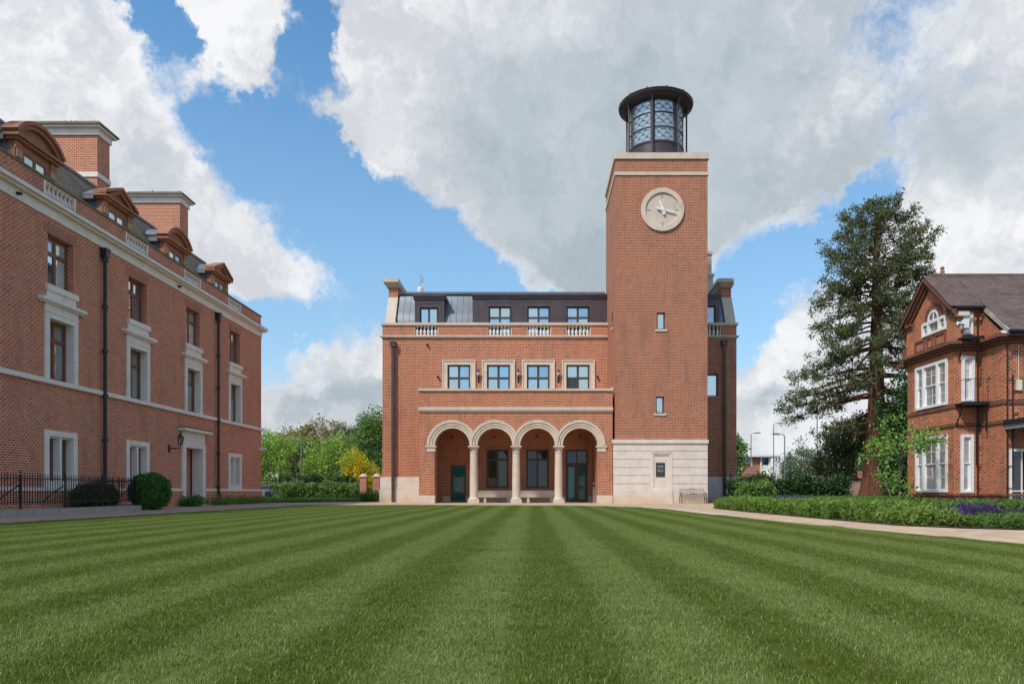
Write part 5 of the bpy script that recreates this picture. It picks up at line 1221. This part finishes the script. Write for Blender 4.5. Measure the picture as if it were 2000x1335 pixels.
# --- giant sequoia
def sequoia():
    Y = 55.0; s = F/Y; bx = XX(1703, Y); r = np.random.default_rng(5)
    t = thing('giant_sequoia', (bx, Y, 0), 'very tall dark green giant sequoia with reddish trunk beside the gabled house', 'tree')
    tx = lambda z: bx+.35*min(1, z/8)
    Zt = ZZ(394, Y)
    zs = [-.1, .25, .8, 1.8, 3.5, 6, 9, 12, 15, 18, 20.5, Zt-.8]; rs = [1.35, 1.12, .95, .82, .70, .60, .53, .45, .36, .26, .16, .05]
    mb = MB(); mb.tube([(tx(z)+.05*math.sin(z), Y, z) for z in zs], rs, 16)
    tr = build(mb, 'trunk', 'bark_red', t, smooth=True)
    prof = [(394, 22), (405, 46), (430, 76), (470, 100), (520, 108), (560, 108), (600, 110), (650, 120), (700, 142), (745, 168), (790, 172), (830, 150), (860, 112), (890, 80), (905, 50)]
    zz = np.array([ZZ(p, Y) for p, _ in prof])[::-1]; rad = (np.array([q for _, q in prof])/s)[::-1]
    C = []; mb = MB()
    nb = 116
    for i in range(nb):
        z_end = 4.2+(Zt-4.4)*((i+.5)/nb)**.92
        az = i*2.39996+r.normal(0, .25); rr_ = np.interp(z_end, zz, rad)*r.uniform(.80, 1.16)
        up = z_end/Zt
        z_start = min(max(z_end+ (rr_*.28 if up < .75 else -rr_*.35)+r.normal(0, .3), 3.6), Zt-.9)
        dx, dy = math.cos(az)*rr_, math.sin(az)*rr_
        x0 = tx(z_start)
        p0 = np.array([x0, Y, z_start]); p3 = np.array([x0+dx, Y+dy, z_end+(.5 if up < .7 else .25)])
        p1 = p0+np.array([dx*.3, dy*.3, .15]); p2 = p0*.28+p3*.72+np.array([0, 0, -.55 if up < .75 else -.05])
        pts = [(1-q)**3*p0+3*(1-q)**2*q*p1+3*(1-q)*q*q*p2+q**3*p3 for q in np.linspace(0, 1, 7)]
        th = .035+.020*rr_*(1-.5*up)
        mb.tube([tuple(p) for p in pts], [th, th*.85, th*.7, th*.55, th*.4, th*.25, th*.1], 5, False)
        ncl = int(5+rr_*2.5)
        for k_ in range(ncl):
            q = .30+.70*((k_+r.uniform(0, 1))/ncl)**.8; j = min(int(q*6), 5); f = q*6-j; p = pts[j]*(1-f)+pts[j+1]*f
            side = np.array([-dy, dx, 0])/rr_; off = side*r.normal(0, .50*q*min(rr_/3, 1.4))+np.array([0, 0, r.normal(-.10, .30)])
            C.append(p+off)
            if r.random() < .5: mb.tube([tuple(p), tuple(p+off)], .02, 3, False)
    # leader
    for k_ in range(60):
        z = Zt-r.uniform(0, 1)**1.3*3.0; a = r.uniform(0, 2*PI); rr_ = r.uniform(.1, 1)*np.interp(z, zz, rad)*.8; C.append(np.array([tx(z)+math.cos(a)*rr_, Y+math.sin(a)*rr_, z]))
    build(mb, 'branches', 'bark_red', t, kind='stuff')
    C = np.array(C)
    V, Q = leaves_cloud(C, 46, (.18, .18, .16), .085, r, elong=2.4)
    link_mesh('crown', V, Q, 'leaf_sequoia', t)
sequoia()

# trees and shrubs behind, right of the hall
def P3(px, Y): return (XX(px, Y), Y)
tree('holly_tree', 'dense dark evergreen beneath the sequoia, left of its trunk', 'tree', P3(1632, 59), [(0, 0, 3.2, 1.7, 1.5, 2.6, 150), (1.3, 0, 5.0, 1.6, 1.5, 1.6, 80), (4.0, 1, 6.2, 2.2, 1.5, 1.4, 90)], 'leaf_sequoia', .13, 40, .26, .22, seed=21)
tree('yew_tree', 'dark evergreen between the sequoia trunk and the gabled house', 'tree', P3(1762, 50), [(0, 0, 2.6, 1.25, 1.6, 2.8, 200), (.1, 0, 6.2, 1.5, 1.5, 2.2, 120)], 'leaf_dark', .13, 44, .30, .25, seed=22)
tree('maple_sapling', 'young bright green multi-stemmed tree in front of the gabled house corner', 'tree', P3(1757, 29.5), [(0, 0, 3.1, 1.05, .9, .7, 26), (-.8, .1, 2.4, .6, .6, .4, 13), (.95, -.2, 2.9, .7, .6, .45, 14), (.1, 0, .9, .45, .4, .4, 8), (-.6, 0, 1.35, .5, .4, .25, 8)], 'leaf_bright', .072, 34, .16, .055, 2.9, seed=23, limbs=9)
tree('willow_tree', 'grey-green tree beyond the car park, behind the lamp posts', 'tree', P3(1568, 120), [(0, 0, 4.6, 3.0, 3, 3.8, 110), (3.0, 0, 3.4, 3.0, 3, 2.9, 80), (-1.6, 0, 3.2, 1.6, 2, 2.6, 50)], 'leaf_grey', .22, 60, .45, .3, seed=24)
tree('street_tree', 'green tree peeping out at the right end of the hall', 'tree', P3(1432, 110), [(0, 0, 5.2, 1.7, 1.6, 3.8, 90)], 'leaf_mid', .3, 34, .4, .2, seed=25)
tree('background_tree', 'bright green tree far behind the sequoia trunk', 'tree', P3(1680, 90), [(0, 0, 4.0, 3.5, 3, 3.6, 130)], 'leaf_bright', .3, 34, .45, .3, seed=26)
# left gap trees
GAP = [('lime_tree', 'round yellow-green tree nearest the corner of the left range', P3(548, 90), [(0, 0, 4.0, 4.6, 3.5, 4.0, 200), (-1.6, 0, 5.6, 2.6, 2.5, 2.4, 70)], 'leaf_lime', .26, 31),
 ('oak_tree', 'big olive brown crowned tree behind the others', P3(618, 112), [(0, 0, 7.2, 6.6, 5, 4.3, 300), (-3.2, 0, 6.4, 4, 4, 3.4, 110), (4.2, 0, 6.2, 4.0, 4, 3.2, 110)], 'leaf_copper', .32, 32),
 ('copper_beech', 'narrow dark purple tree between two green trees', P3(603, 84), [(0, 0, 3.4, 1.5, 1.3, 3.2, 90)], 'leaf_purple', .24, 33),
 ('hornbeam_tree', 'full bright green tree in the middle of the gap', P3(648, 80), [(0, 0, 3.4, 3.2, 2.6, 3.6, 190)], 'leaf_lime', .24, 34),
 ('ash_tree', 'tall grey-green tree rising behind the laburnum', P3(706, 104), [(-1.4, 0, 7.6, 2.0, 2, 2.4, 60), (1.4, 0, 8.8, 2.2, 2, 3.0, 70), (0, 0, 5.4, 3.4, 2.6, 3.2, 120)], 'leaf_grey', .30, 35),
 ('poplar_tree', 'leafy bright green tree beside the hall wall', P3(732, 78), [(0, 0, 4.6, 2.4, 2.2, 3.8, 150), (.2, 0, 7.6, 1.5, 1.4, 1.9, 40)], 'leaf_mid', .24, 36),
 ('laburnum_tree', 'small tree covered in yellow blossom by the gate piers', P3(703, 66), [(-.5, 0, 3.3, 1.1, .8, 1.3, 50), (-.1, 0, 2.0, 1.2, .8, .9, 42), (1.2, 0, 1.7, 1.0, .7, 1.0, 40), (.6, 0, 2.9, .6, .6, .7, 14)], 'leaf_yellow', .16, 37)]
for nm, lb, b, cr, lf, ls, sd in GAP: tree(nm, lb, 'tree', b, cr, lf, ls*.62, 62, .40 if ls > .2 else .22, .25, seed=sd)
# hedges
def hedge(name, label, x0, x1, y0, y1, h, leaf, size, n, seed, ang=0, cat='hedge'):
    r = np.random.default_rng(seed); t = thing(name, ((x0+x1)/2, (y0+y1)/2, 0), label, cat)
    C = np.stack([r.uniform(x0, x1, n), r.uniform(y0, y1, n), h*r.uniform(0.02, 1, n)**.7], 1)
    C[:, 2] *= 1+.10*np.sin(C[:, 0]*2.1)+.06*np.sin(C[:, 0]*5.3+C[:, 1]*3); 
    if ang: C[:, 1] += (C[:, 0]-x0)*ang
    V, Q = leaves_cloud(C, 26, .13, size, r); V[:, 2] = np.maximum(V[:, 2], .01)
    link_mesh('foliage', V, Q, leaf, t)
    mb = MB()
    for i in range(max(3, int((x1-x0)*1.2))):
        x = r.uniform(x0+.1, x1-.1); y = (y0+y1)/2+(x-x0)*ang; mb.tube([(x, y, -.02), (x+.05, y, h*.5), (x+.15, y+.1, h*.8)], [.04, .03, .01], 5)
    build(mb, 'stems', 'bark_grey', t, kind='stuff')
hedge('beech_hedge', 'thick dark green hedge between the hall and the sequoia', XX(1440, 48), XX(1652, 50), 49, 51, 1.65, 'leaf_dark', .10, 900, 41)
hedge('hedge', 'loose grey-green shrub hedge behind the left range beside the path', XX(528, 60), XX(704, 60), 60, 62, 1.45, 'leaf_mid', .10, 380, 42)
hedge('low_shrub', 'dark low shrub at the foot of the gate pier', XX(706, 55.5), XX(741, 55.5), 54.8, 55.8, .6, 'leaf_box', .07, 150, 43, cat='shrub')
hedge('pier_shrub', 'dark leafy shrubs at the right corner of the hall', XX(1441, 47), XX(1500, 47), 45.5, 47.5, 1.3, 'leaf_mid', .09, 230, 44, cat='shrub')
hedge('weeds', 'straggly low weeds along the foot of the left range wall', -18.35, -18.0, 40.9, 48.6, .32, 'leaf_mid', .05, 200, 45, cat='weeds')
hedge('doorstep_plant', 'small leafy plant growing in the stone doorway', -18.35, -17.8, 37.2, 39.3, .38, 'leaf_box', .06, 90, 46, cat='plant')
def bush(name, label, x, y, rx, rz, leaf, size, n, seed):
    r = np.random.default_rng(seed); t = thing(name, (x, y, 0), label, 'bush')
    d = r.normal(0, 1, (n, 3)); d /= np.linalg.norm(d, axis=1)[:, None]; d[:, 2] = np.sign(d[:, 2])*np.abs(d[:, 2])**.75
    rad = r.uniform(.86, 1.0, n)*(1+.04*np.sin(d[:, 0]*7)*np.cos(d[:, 2]*6)); C = np.stack([x+d[:, 0]*rx*rad, y+d[:, 1]*rx*rad, rz*.52+d[:, 2]*rz*.5*rad], 1)
    C = C[C[:, 2] > .03]; V, Q = leaves_cloud(C, 14, .045, size, r); V[:, 2] = np.maximum(V[:, 2], .0); link_mesh('foliage', V, Q, leaf, t)
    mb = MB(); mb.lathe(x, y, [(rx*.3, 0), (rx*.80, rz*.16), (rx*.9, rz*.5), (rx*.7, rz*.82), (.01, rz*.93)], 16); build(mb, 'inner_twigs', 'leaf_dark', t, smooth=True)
    return t
bush('clipped_bush', 'rounded clipped dark green bush at the end of the railings', -16.45, 30.75, .78, 1.50, 'leaf_box', .05, 1500, 51)
bush('railed_bush', 'dark bush growing behind the railings against the brick wall', -17.5, 28.6, .80, 1.05, 'leaf_dark', .06, 900, 52)

# bed plants (stuff)
def plant_proto(name, n_stem, h, spread, leafn, size, leaf, seed, droop=.3):
    r = np.random.default_rng(seed); C = []
    for i in range(n_stem):
        a = r.uniform(0, 2*PI); rr_ = spread*r.uniform(0, 1)**.5; hh = h*r.uniform(.7, 1.1)
        for k_ in range(leafn): f = (k_+.5)/leafn; C.append((math.cos(a)*rr_*(.4+.6*f), math.sin(a)*rr_*(.4+.6*f), hh*f))
    V, Q = leaves_cloud(np.array(C), 6, .045, size*.62, r, flat=1.0, elong=3.2)
    V[:, 2] = np.maximum(V[:, 2], 0)
    return link_mesh(name, V, Q, leaf)
def scatter_area(name, label, cat, protos, poly, dens, s0, s1, z=0.0, excl=None, seed=0):
    r = np.random.default_rng(seed); P = np.array(poly); a0, a1 = P.min(0), P.max(0); n = int(dens*(a1-a0).prod())
    x = r.uniform(a0[0], a1[0], n); y = r.uniform(a0[1], a1[1], n); k_ = in_poly(x, y, poly)
    if excl is not None: k_ &= ~excl(x, y)
    x, y = x[k_], y[k_]; n = len(x)
    return scatter(name, protos, np.stack([x, y, np.full(n, z)], 1), r.uniform(0, 2*PI, n), r.uniform(s0, s1, n), r.integers(0, len(protos), n), label, cat, tilt=r.normal(0, .16, (n, 2)))
houseblk = lambda x, y: ((x > XH-.25) & (y > YH-.3)) | ((x > XH2-.3) & (y > YH2-.2))
pb = [plant_proto('bed_plant_%s' % c, 16, .50, .17, 7, .055, 'leaf_bed', 60+i) for i, c in enumerate('abc')]
scatter_area('bed_plants', 'mass of bright green leafy perennials along the front of the right bed', 'plants', pb, [(8.45, 33.5), (8.3, 27), (8.35, 20.5), (8.5, 18.2), (10.2, 18.2), (11.6, 24), (12.5, 30), (10.5, 36), (9.4, 35.5)], 12, .42, 1.0, seed=1)
pd = [plant_proto('dark_plant_%s' % c, 14, .36, .18, 6, .06, 'leaf_bed_dark', 70+i) for i, c in enumerate('abc')]
scatter_area('dark_bed_plants', 'darker green low foliage filling the right bed towards the house', 'plants', pd, [(10.6, 18.0), (9.6, 15.6), (11.5, 14.1), (16, 11.8), (24, 10.5), (24, 17), (17.5, 28), (17, 34), (12.6, 34), (12.4, 28)], 9, .8, 1.25, excl=lambda x, y: houseblk(x, y) | ((x > 9.0) & (x < 17.5) & (y < 20.2)), seed=2)
scatter_area('low_bed_plants', 'low leafy ground cover in front of the purple salvia', 'plants', pd, [(9.8, 17.5), (9.2, 15.7), (10.3, 14.6), (12, 13.4), (16, 11.9), (24, 10.5), (24, 14), (17, 17.0)], 20, .40, .72, excl=houseblk, seed=9)
pl_ = [plant_proto('lime_plant_%s' % c, 16, .42, .2, 7, .055, 'leaf_bed_lime', 80+i) for i, c in enumerate('ab')]
scatter_area('lime_bed_plants', 'yellow-green bushy clump at the corner of the right bed', 'plants', pl_, [(8.45, 18.3), (8.5, 16.9), (8.9, 16.1), (9.6, 16.3), (9.9, 18.3)], 15, .6, 1.0, seed=3)
def spike_proto(name, seed):
    r = np.random.default_rng(seed); C = []
    for i in range(26):
        a = r.uniform(0, 2*PI); rr_ = .2*r.uniform(0, 1)**.5
        for k_ in range(8): f = .45+.55*k_/7; C.append((math.cos(a)*rr_*(.5+.6*f), math.sin(a)*rr_*(.5+.6*f), .56*f*(.85+.15*((i*7) % 5)/4)))
    V, Q = leaves_cloud(np.array(C), 2, .012, .026, r, elong=1.6); return link_mesh(name, V, Q, 'flower_purple')
sp_ = [spike_proto('salvia_spikes_%s' % c, 90+i) for i, c in enumerate('ab')]
scatter_area('purple_salvia', 'band of deep purple salvia flower spikes near the house door', 'flowers', sp_, [(10.5, 17.8), (12.1, 17.5), (12.6, 19.0), (11.2, 19.6)], 9, .55, .92, seed=4)
scatter_area('purple_catmint', 'small purple flowering patch at the far tip of the right bed', 'flowers', sp_, [(8.6, 33.9), (9.6, 34.4), (10.0, 36.0), (9.3, 35.9)], 7, .6, .85, seed=5)
scatter_area('purple_border', 'thin purple flowers among the green bed plants', 'flowers', sp_, [(10.6, 30.4), (12.4, 30.8), (12.6, 33), (10.9, 33)], 7, .9, 1.15, seed=8)
tg = [blade_mesh('tall_grass_%s' % c, 160, .5, .18, .48, .012, 'grass_tall', .3, 100+i) for i, c in enumerate('abc')]
scatter_area('long_grass', 'long uncut grass between the flower bed and the hedge', 'grass', tg, [(9.6, 36.5), (12.6, 34), (17, 34), (30, 35), (30, 56), (14.8, 56), (14.8, 49), (12.8, 43)], 7, .8, 1.25, seed=6)
scatter_area('verge_grass', 'short rough grass verge beside the path behind the left range', 'grass', tg, [(-23.5, 49.5), (-18.3, 49.5), (-10.6, 57.3), (-14, 61), (-30, 61)], 8, .45, .75, seed=7)
lt = []
for i in range(2):
    r_ = np.random.default_rng(120+i); V, Q = leaves_cloud(np.zeros((9, 3)), 1, (.14, .14, .002), .03, r_, flat=.1); V[:, 2] = np.abs(V[:, 2])*.35; lt.append(link_mesh('fallen_leaves_%s' % 'ab'[i], V, Q, 'leaf_litter'))
scatter_area('fallen_leaves', 'scattered dry leaves and crumbs along the bed edge of the path', 'leaves', lt, [(8.3, 33), (7.95, 27), (8.0, 20), (8.1, 16.5), (8.9, 15.1), (10.3, 13.9), (16, 11), (16, 11.9), (10.6, 14.5), (9.2, 15.7), (8.5, 17), (8.35, 27)], 7, .6, 1.3, z=.001, seed=12)
# ================================================================== BACKGROUND THINGS
# railing fence behind the left range
fn = thing('boundary_fence', (XX(610, 63), 63, 0), 'dark metal boundary fence behind the shrub hedge', 'fence')
x0, x1 = XX(505, 63), XX(704, 63)
mb = MB(); mb.box(x0, x1, 62.97, 63.03, 1.75, 1.80); mb.box(x0, x1, 62.97, 63.03, .3, .35); build(mb, 'rail', 'iron_black', fn)
b1 = None
for i in range(68):
    x = x0+(x1-x0)*i/67
    if b1 is None:
        mb = MB(); mb.box(-.014, .014, -.014, .014, 0, 1.9); b1 = build(mb, 'bar', 'iron_black', fn)
        for v in b1.data.vertices: v.co += ROOTLOC[fn]
        b1.location = Vector((x, 63, 0))-ROOTLOC[fn]
    else: q = b1.copy(); COL.objects.link(q); q.location = Vector((x, 63, 0))-ROOTLOC[fn]
# second, taller hedge mass behind fence reads dark
hedge('laurel_hedge', 'very dark hedge behind the boundary fence', XX(560, 66), XX(700, 66), 65, 66.5, 2.0, 'leaf_dark', .13, 420, 47)
for px, lb in ((710.5, 'left brick gate pier with stone ball cap beside the laburnum'), (736, 'right brick gate pier close to the hall wall')):
    t = thing('gate_pier', (XX(px, 58), 58, 0), lb, 'gate pier', 'gate piers'); x = XX(px, 58)
    mb = MB(); mb.box(x-.26, x+.26, 57.74, 58.26, -.02, 1.95); build(mb, 'pier', 'brick_range', t)
    mb = MB(); mb.box(x-.33, x+.33, 57.67, 58.33, 1.951, 2.05); mb.lathe(x, 58, [(.28, 2.05), (.25, 2.13), (.14, 2.2), (.01, 2.22)], 14); build(mb, 'cap', 'stone', t)
t = thing('garden_gate', (XX(723, 58), 58, 0), 'low dark metal gate hung between the two brick piers', 'gate')
mb = MB(); ga, gb = XX(717, 58)+.0, XX(729.5, 58); mb.box(ga, gb, 57.98, 58.02, .9, .95); mb.box(ga, gb, 57.98, 58.02, .15, .2); build(mb, 'gate_frame', 'iron_black', t)
for i in range(5): xx = ga+(gb-ga)*i/4; mb = MB(); mb.box(xx-.015, xx+.015, 57.985, 58.015, .1, 1.1); build(mb, 'bar', 'iron_black', t)
def car(name, label, x, y, c, rot=0, L=4.3):
    t = thing(name, (x, y, 0), label, 'car', 'cars parked beyond the fence'); t.rotation_euler.z = rot
    ROOTLOC[t] = Vector((0, 0, 0)); h = L/2
    mb = MB(); mb.poly([(-h, .35), (-h+.05, .75), (-h+.5, .92), (-h+1.1, 1.0), (-h+1.75, 1.42), (h-1.3, 1.46), (h-.35, 1.0), (h-.05, .9), (h, .4), (h-.4, .25), (-h+.4, .25)], [], -.85, .85); build(mb, 'body', c, t)
    for s_ in (-1, 1):
        mb = MB(); mb.poly([(-h+1.2, 1.02), (-h+1.8, 1.36), (h-1.35, 1.4), (h-.6, 1.02)], [], s_*.851, s_*.86); build(mb, 'side_window', 'glass_dark', t)
        for u in (-h+.8, h-.8): mb = MB(); mb.ring(u, .32, .001, .32, s_*.7, s_*.88, 20); build(mb, 'wheel', 'iron_black', t)
car('parked_car', 'dark blue car parked behind the fence by the range corner', XX(566, 70), 70, 'car_dark')
car('parked_car', 'silver car partly hidden behind the fence, near the gate', XX(527, 73), 73, 'car_silver')
ground_sheet('car_park', [(-45, 66.8), (-10, 66.8), (-10, 78), (-45, 78)], 0.004, 'asphalt')
ground_sheet('road', [(14, 62), (90, 62), (90, 74), (14, 74)], 0.004, 'asphalt')
def street_lamp(px, pytop, Y, lab, arm=1, dbl=False):
    x = XX(px, Y); zt_ = ZZ(pytop, Y); t = thing('street_lamp', (x, Y, 0), lab, 'street lamp', 'street lamps beyond the garden')
    mb = MB(); mb.tube([(x, Y, -.02), (x, Y, zt_*.3), (x, Y, zt_*.31), (x, Y, zt_)], [.11, .11, .07, .06], 8); build(mb, 'pole', 'lamp_pole', t)
    mb = MB(); L_ = 1.0*arm; mb.tube([(x, Y, zt_), (x+L_*.2, Y, zt_+.18), (x+L_*.6, Y, zt_+.2)], .045, 6); build(mb, 'arm', 'lamp_pole', t)
    mb = MB(); mb.poly([(x+L_*.55, zt_+.12), (x+L_*1.25, zt_+.16), (x+L_*1.2, zt_+.30), (x+L_*.6, zt_+.28)], [], Y-.14, Y+.14); build(mb, 'lamp_head', 'lamp_pole', t)
    return t
street_lamp(1467, 848, 95, 'shortest of the lamp posts beside the hall, its head to the right', 1)
street_lamp(1511, 829, 95, 'tallest clear lamp post above the white framed building', 1)
street_lamp(1532.5, 851, 75, 'lamp post with its head pointing left, in front of the grey-green tree', -1)
street_lamp(1596, 790, 85, 'tall lamp post half hidden by the sequoia branches', 1)
street_lamp(588, 861, 78, 'white lamp post rising before the trees in the left gap', -1)
# distant buildings on the right
mbld = thing('modern_building', (XX(1482, 125), 125, 0), 'small white framed brick building beyond the hedge', 'building')
FB = Frame((0, 125, 0)); xb = lambda p: XX(p, 125); zb = lambda p: ZZ(p, 125)
mb = MB(FB); mb.box(xb(1468), xb(1485), -6, 0, 0, zb(892)); mb.box(xb(1440), xb(1520), -6, -.3, 0, zb(925)); build(mb, 'wall', 'brick_house', mbld)
mb = MB(FB); mb.box(xb(1447), xb(1523), -6, .8, zb(892), zb(888.5)); build(mb, 'roof', 'white_render', mbld)
for p in (1448, 1467, 1486, 1503, 1511, 1516, 1521.5):
    mb = MB(FB); mb.box(xb(p)-.12, xb(p)+.12, 0.001, .25, 0, zb(892)-.001); build(mb, 'post', 'paint_white', mbld)
mb = MB(FB); mb.box(xb(1487), xb(1502), 0, .05, zb(916), zb(909)); build(mb, 'panel', 'paint_white', mbld)
window(mbld, FB, xb(1487), xb(1502), zb(909)+.01, zb(892.5), .0, 'paint_white', 'glass_dark', (), (), .1)
window(mbld, FB, xb(1449), xb(1466), zb(904), zb(893), .0, 'paint_white', 'glass_dark', (.2, .4, .6, .8), (.25, .5, .75), .1, .08)
mb = MB(FB); mb.box(xb(1447), xb(1451), -5, -4, zb(889), zb(878)); build(mb, 'chimney', 'brick_house', mbld)
sh = thing('tiled_shed', (XX(1472, 90), 90, 0), 'low building with rusty red tiled roof behind the hedge', 'shed')
x0, x1 = XX(1449, 90), XX(1492, 90)
mb = MB(); mb.add([(x0, 88.5, 2.2), (x1, 88.5, 2.2), (x1-.9, 90.5, ZZ(911, 90)), (x0+.9, 90.5, ZZ(911, 90)), (x0, 92.5, 2.2), (x1, 92.5, 2.2)], [(0, 1, 2, 3), (4, 5, 2, 3), (0, 3, 4), (1, 2, 5)]); build(mb, 'roof', 'tile_far', sh)
mb = MB(); mb.box(x0+.3, x1-.3, 88.8, 92.2, 0, 2.2); build(mb, 'wall', 'brick_house', sh)
sh = thing('garage_roof_building', (XX(1655, 75), 75, 0), 'small brick outbuilding with red roof behind the pale palings', 'outbuilding')
x0, x1 = XX(1622, 75), XX(1690, 75)
mb = MB(); mb.add([(x0, 73.5, 2.15), (x1, 73.5, 2.15), (x1, 76, 3.0), (x0, 76, 3.0)], [(0, 1, 2, 3)]); build(mb, 'roof', 'tile_far', sh)
mb = MB(); mb.box(x0+.2, x1-.2, 73.8, 76, 0, 2.15); build(mb, 'wall', 'brick_house', sh)
pf = thing('paling_fence', (XX(1660, 56.5), 56.5, 0), 'weathered pale paling fence left of the sequoia trunk', 'fence')
for i in range(20):
    x = XX(1640, 56.5)+i*.17; mb = MB(); mb.poly([(x, 0), (x+.10, 0), (x+.10, 1.55), (x+.05, 1.62), (x, 1.55)], [], 56.5, 56.53); build(mb, 'paling', 'fence_wood', pf)
mb = MB(); mb.box(XX(1640, 56.5), XX(1640, 56.5)+3.4, 56.54, 56.58, 1.2, 1.3); mb.box(XX(1640, 56.5), XX(1640, 56.5)+3.4, 56.54, 56.58, .4, .5); build(mb, 'rail', 'fence_wood', pf)
van = thing('white_van', (XX(1598, 66), 66, 0), 'white van mostly hidden behind the dark hedge', 'van')
x = XX(1598, 66); mb = MB(Frame((0, 66, 0))); mb.poly([(x-2.4, .4), (x-2.4, 1.2), (x-1.6, 1.35), (x-1.0, 2.2), (x+2.2, 2.3), (x+2.3, .4)], [], 1, -1); build(mb, 'body', 'plastic_white', van)
mb = MB(Frame((0, 66, 0))); mb.poly([(x-1.5, 1.35), (x-.95, 2.05), (x-.2, 2.05), (x-.2, 1.35)], [], 1.01, 1.0); build(mb, 'side_window', 'glass_dark', van)
for u in (-1.6, 1.5): mb = MB(Frame((0, 66, 0))); mb.ring(x+u, .35, .001, .36, 1.02, .8, 18); build(mb, 'wheel', 'iron_black', van)
# timber stake leaning in the shrubs
t = thing('tree_stake', (XX(1740, 38), 38, 0), 'thin pale leaning stake between the sequoia and the sapling', 'stake')
mb = MB(); mb.tube([(XX(1748, 38), 38, .0), (XX(1722, 38), 38, 1.7)], .025, 6); build(mb, 'pole', 'fence_wood', t)
# distant tree belt closing the horizon
def belt(name, lab, x0, x1, y, h, leaf, seed):
    r = np.random.default_rng(seed); n = int((x1-x0)*2.2); C = np.stack([r.uniform(x0, x1, n), r.uniform(y, y+8, n), h*r.uniform(0.02, 1, n)], 1); C[:, 2] *= .75+.25*np.sin(C[:, 0]*.21+seed)+.1*np.sin(C[:, 0]*.7)
    V, Q = leaves_cloud(C, 26, .8, .6, r); V[:, 2] = np.maximum(V[:, 2], 0); o = link_mesh(name, V, Q, leaf); prop(o, lab, 'trees', None, 'stuff')
belt('distant_trees', 'far belt of trees closing the view on the left', -150, -30, 150, 8, 'leaf_mid', 3)
belt('distant_trees', 'far belt of trees closing the view on the right', 30, 190, 160, 7, 'leaf_mid', 4)
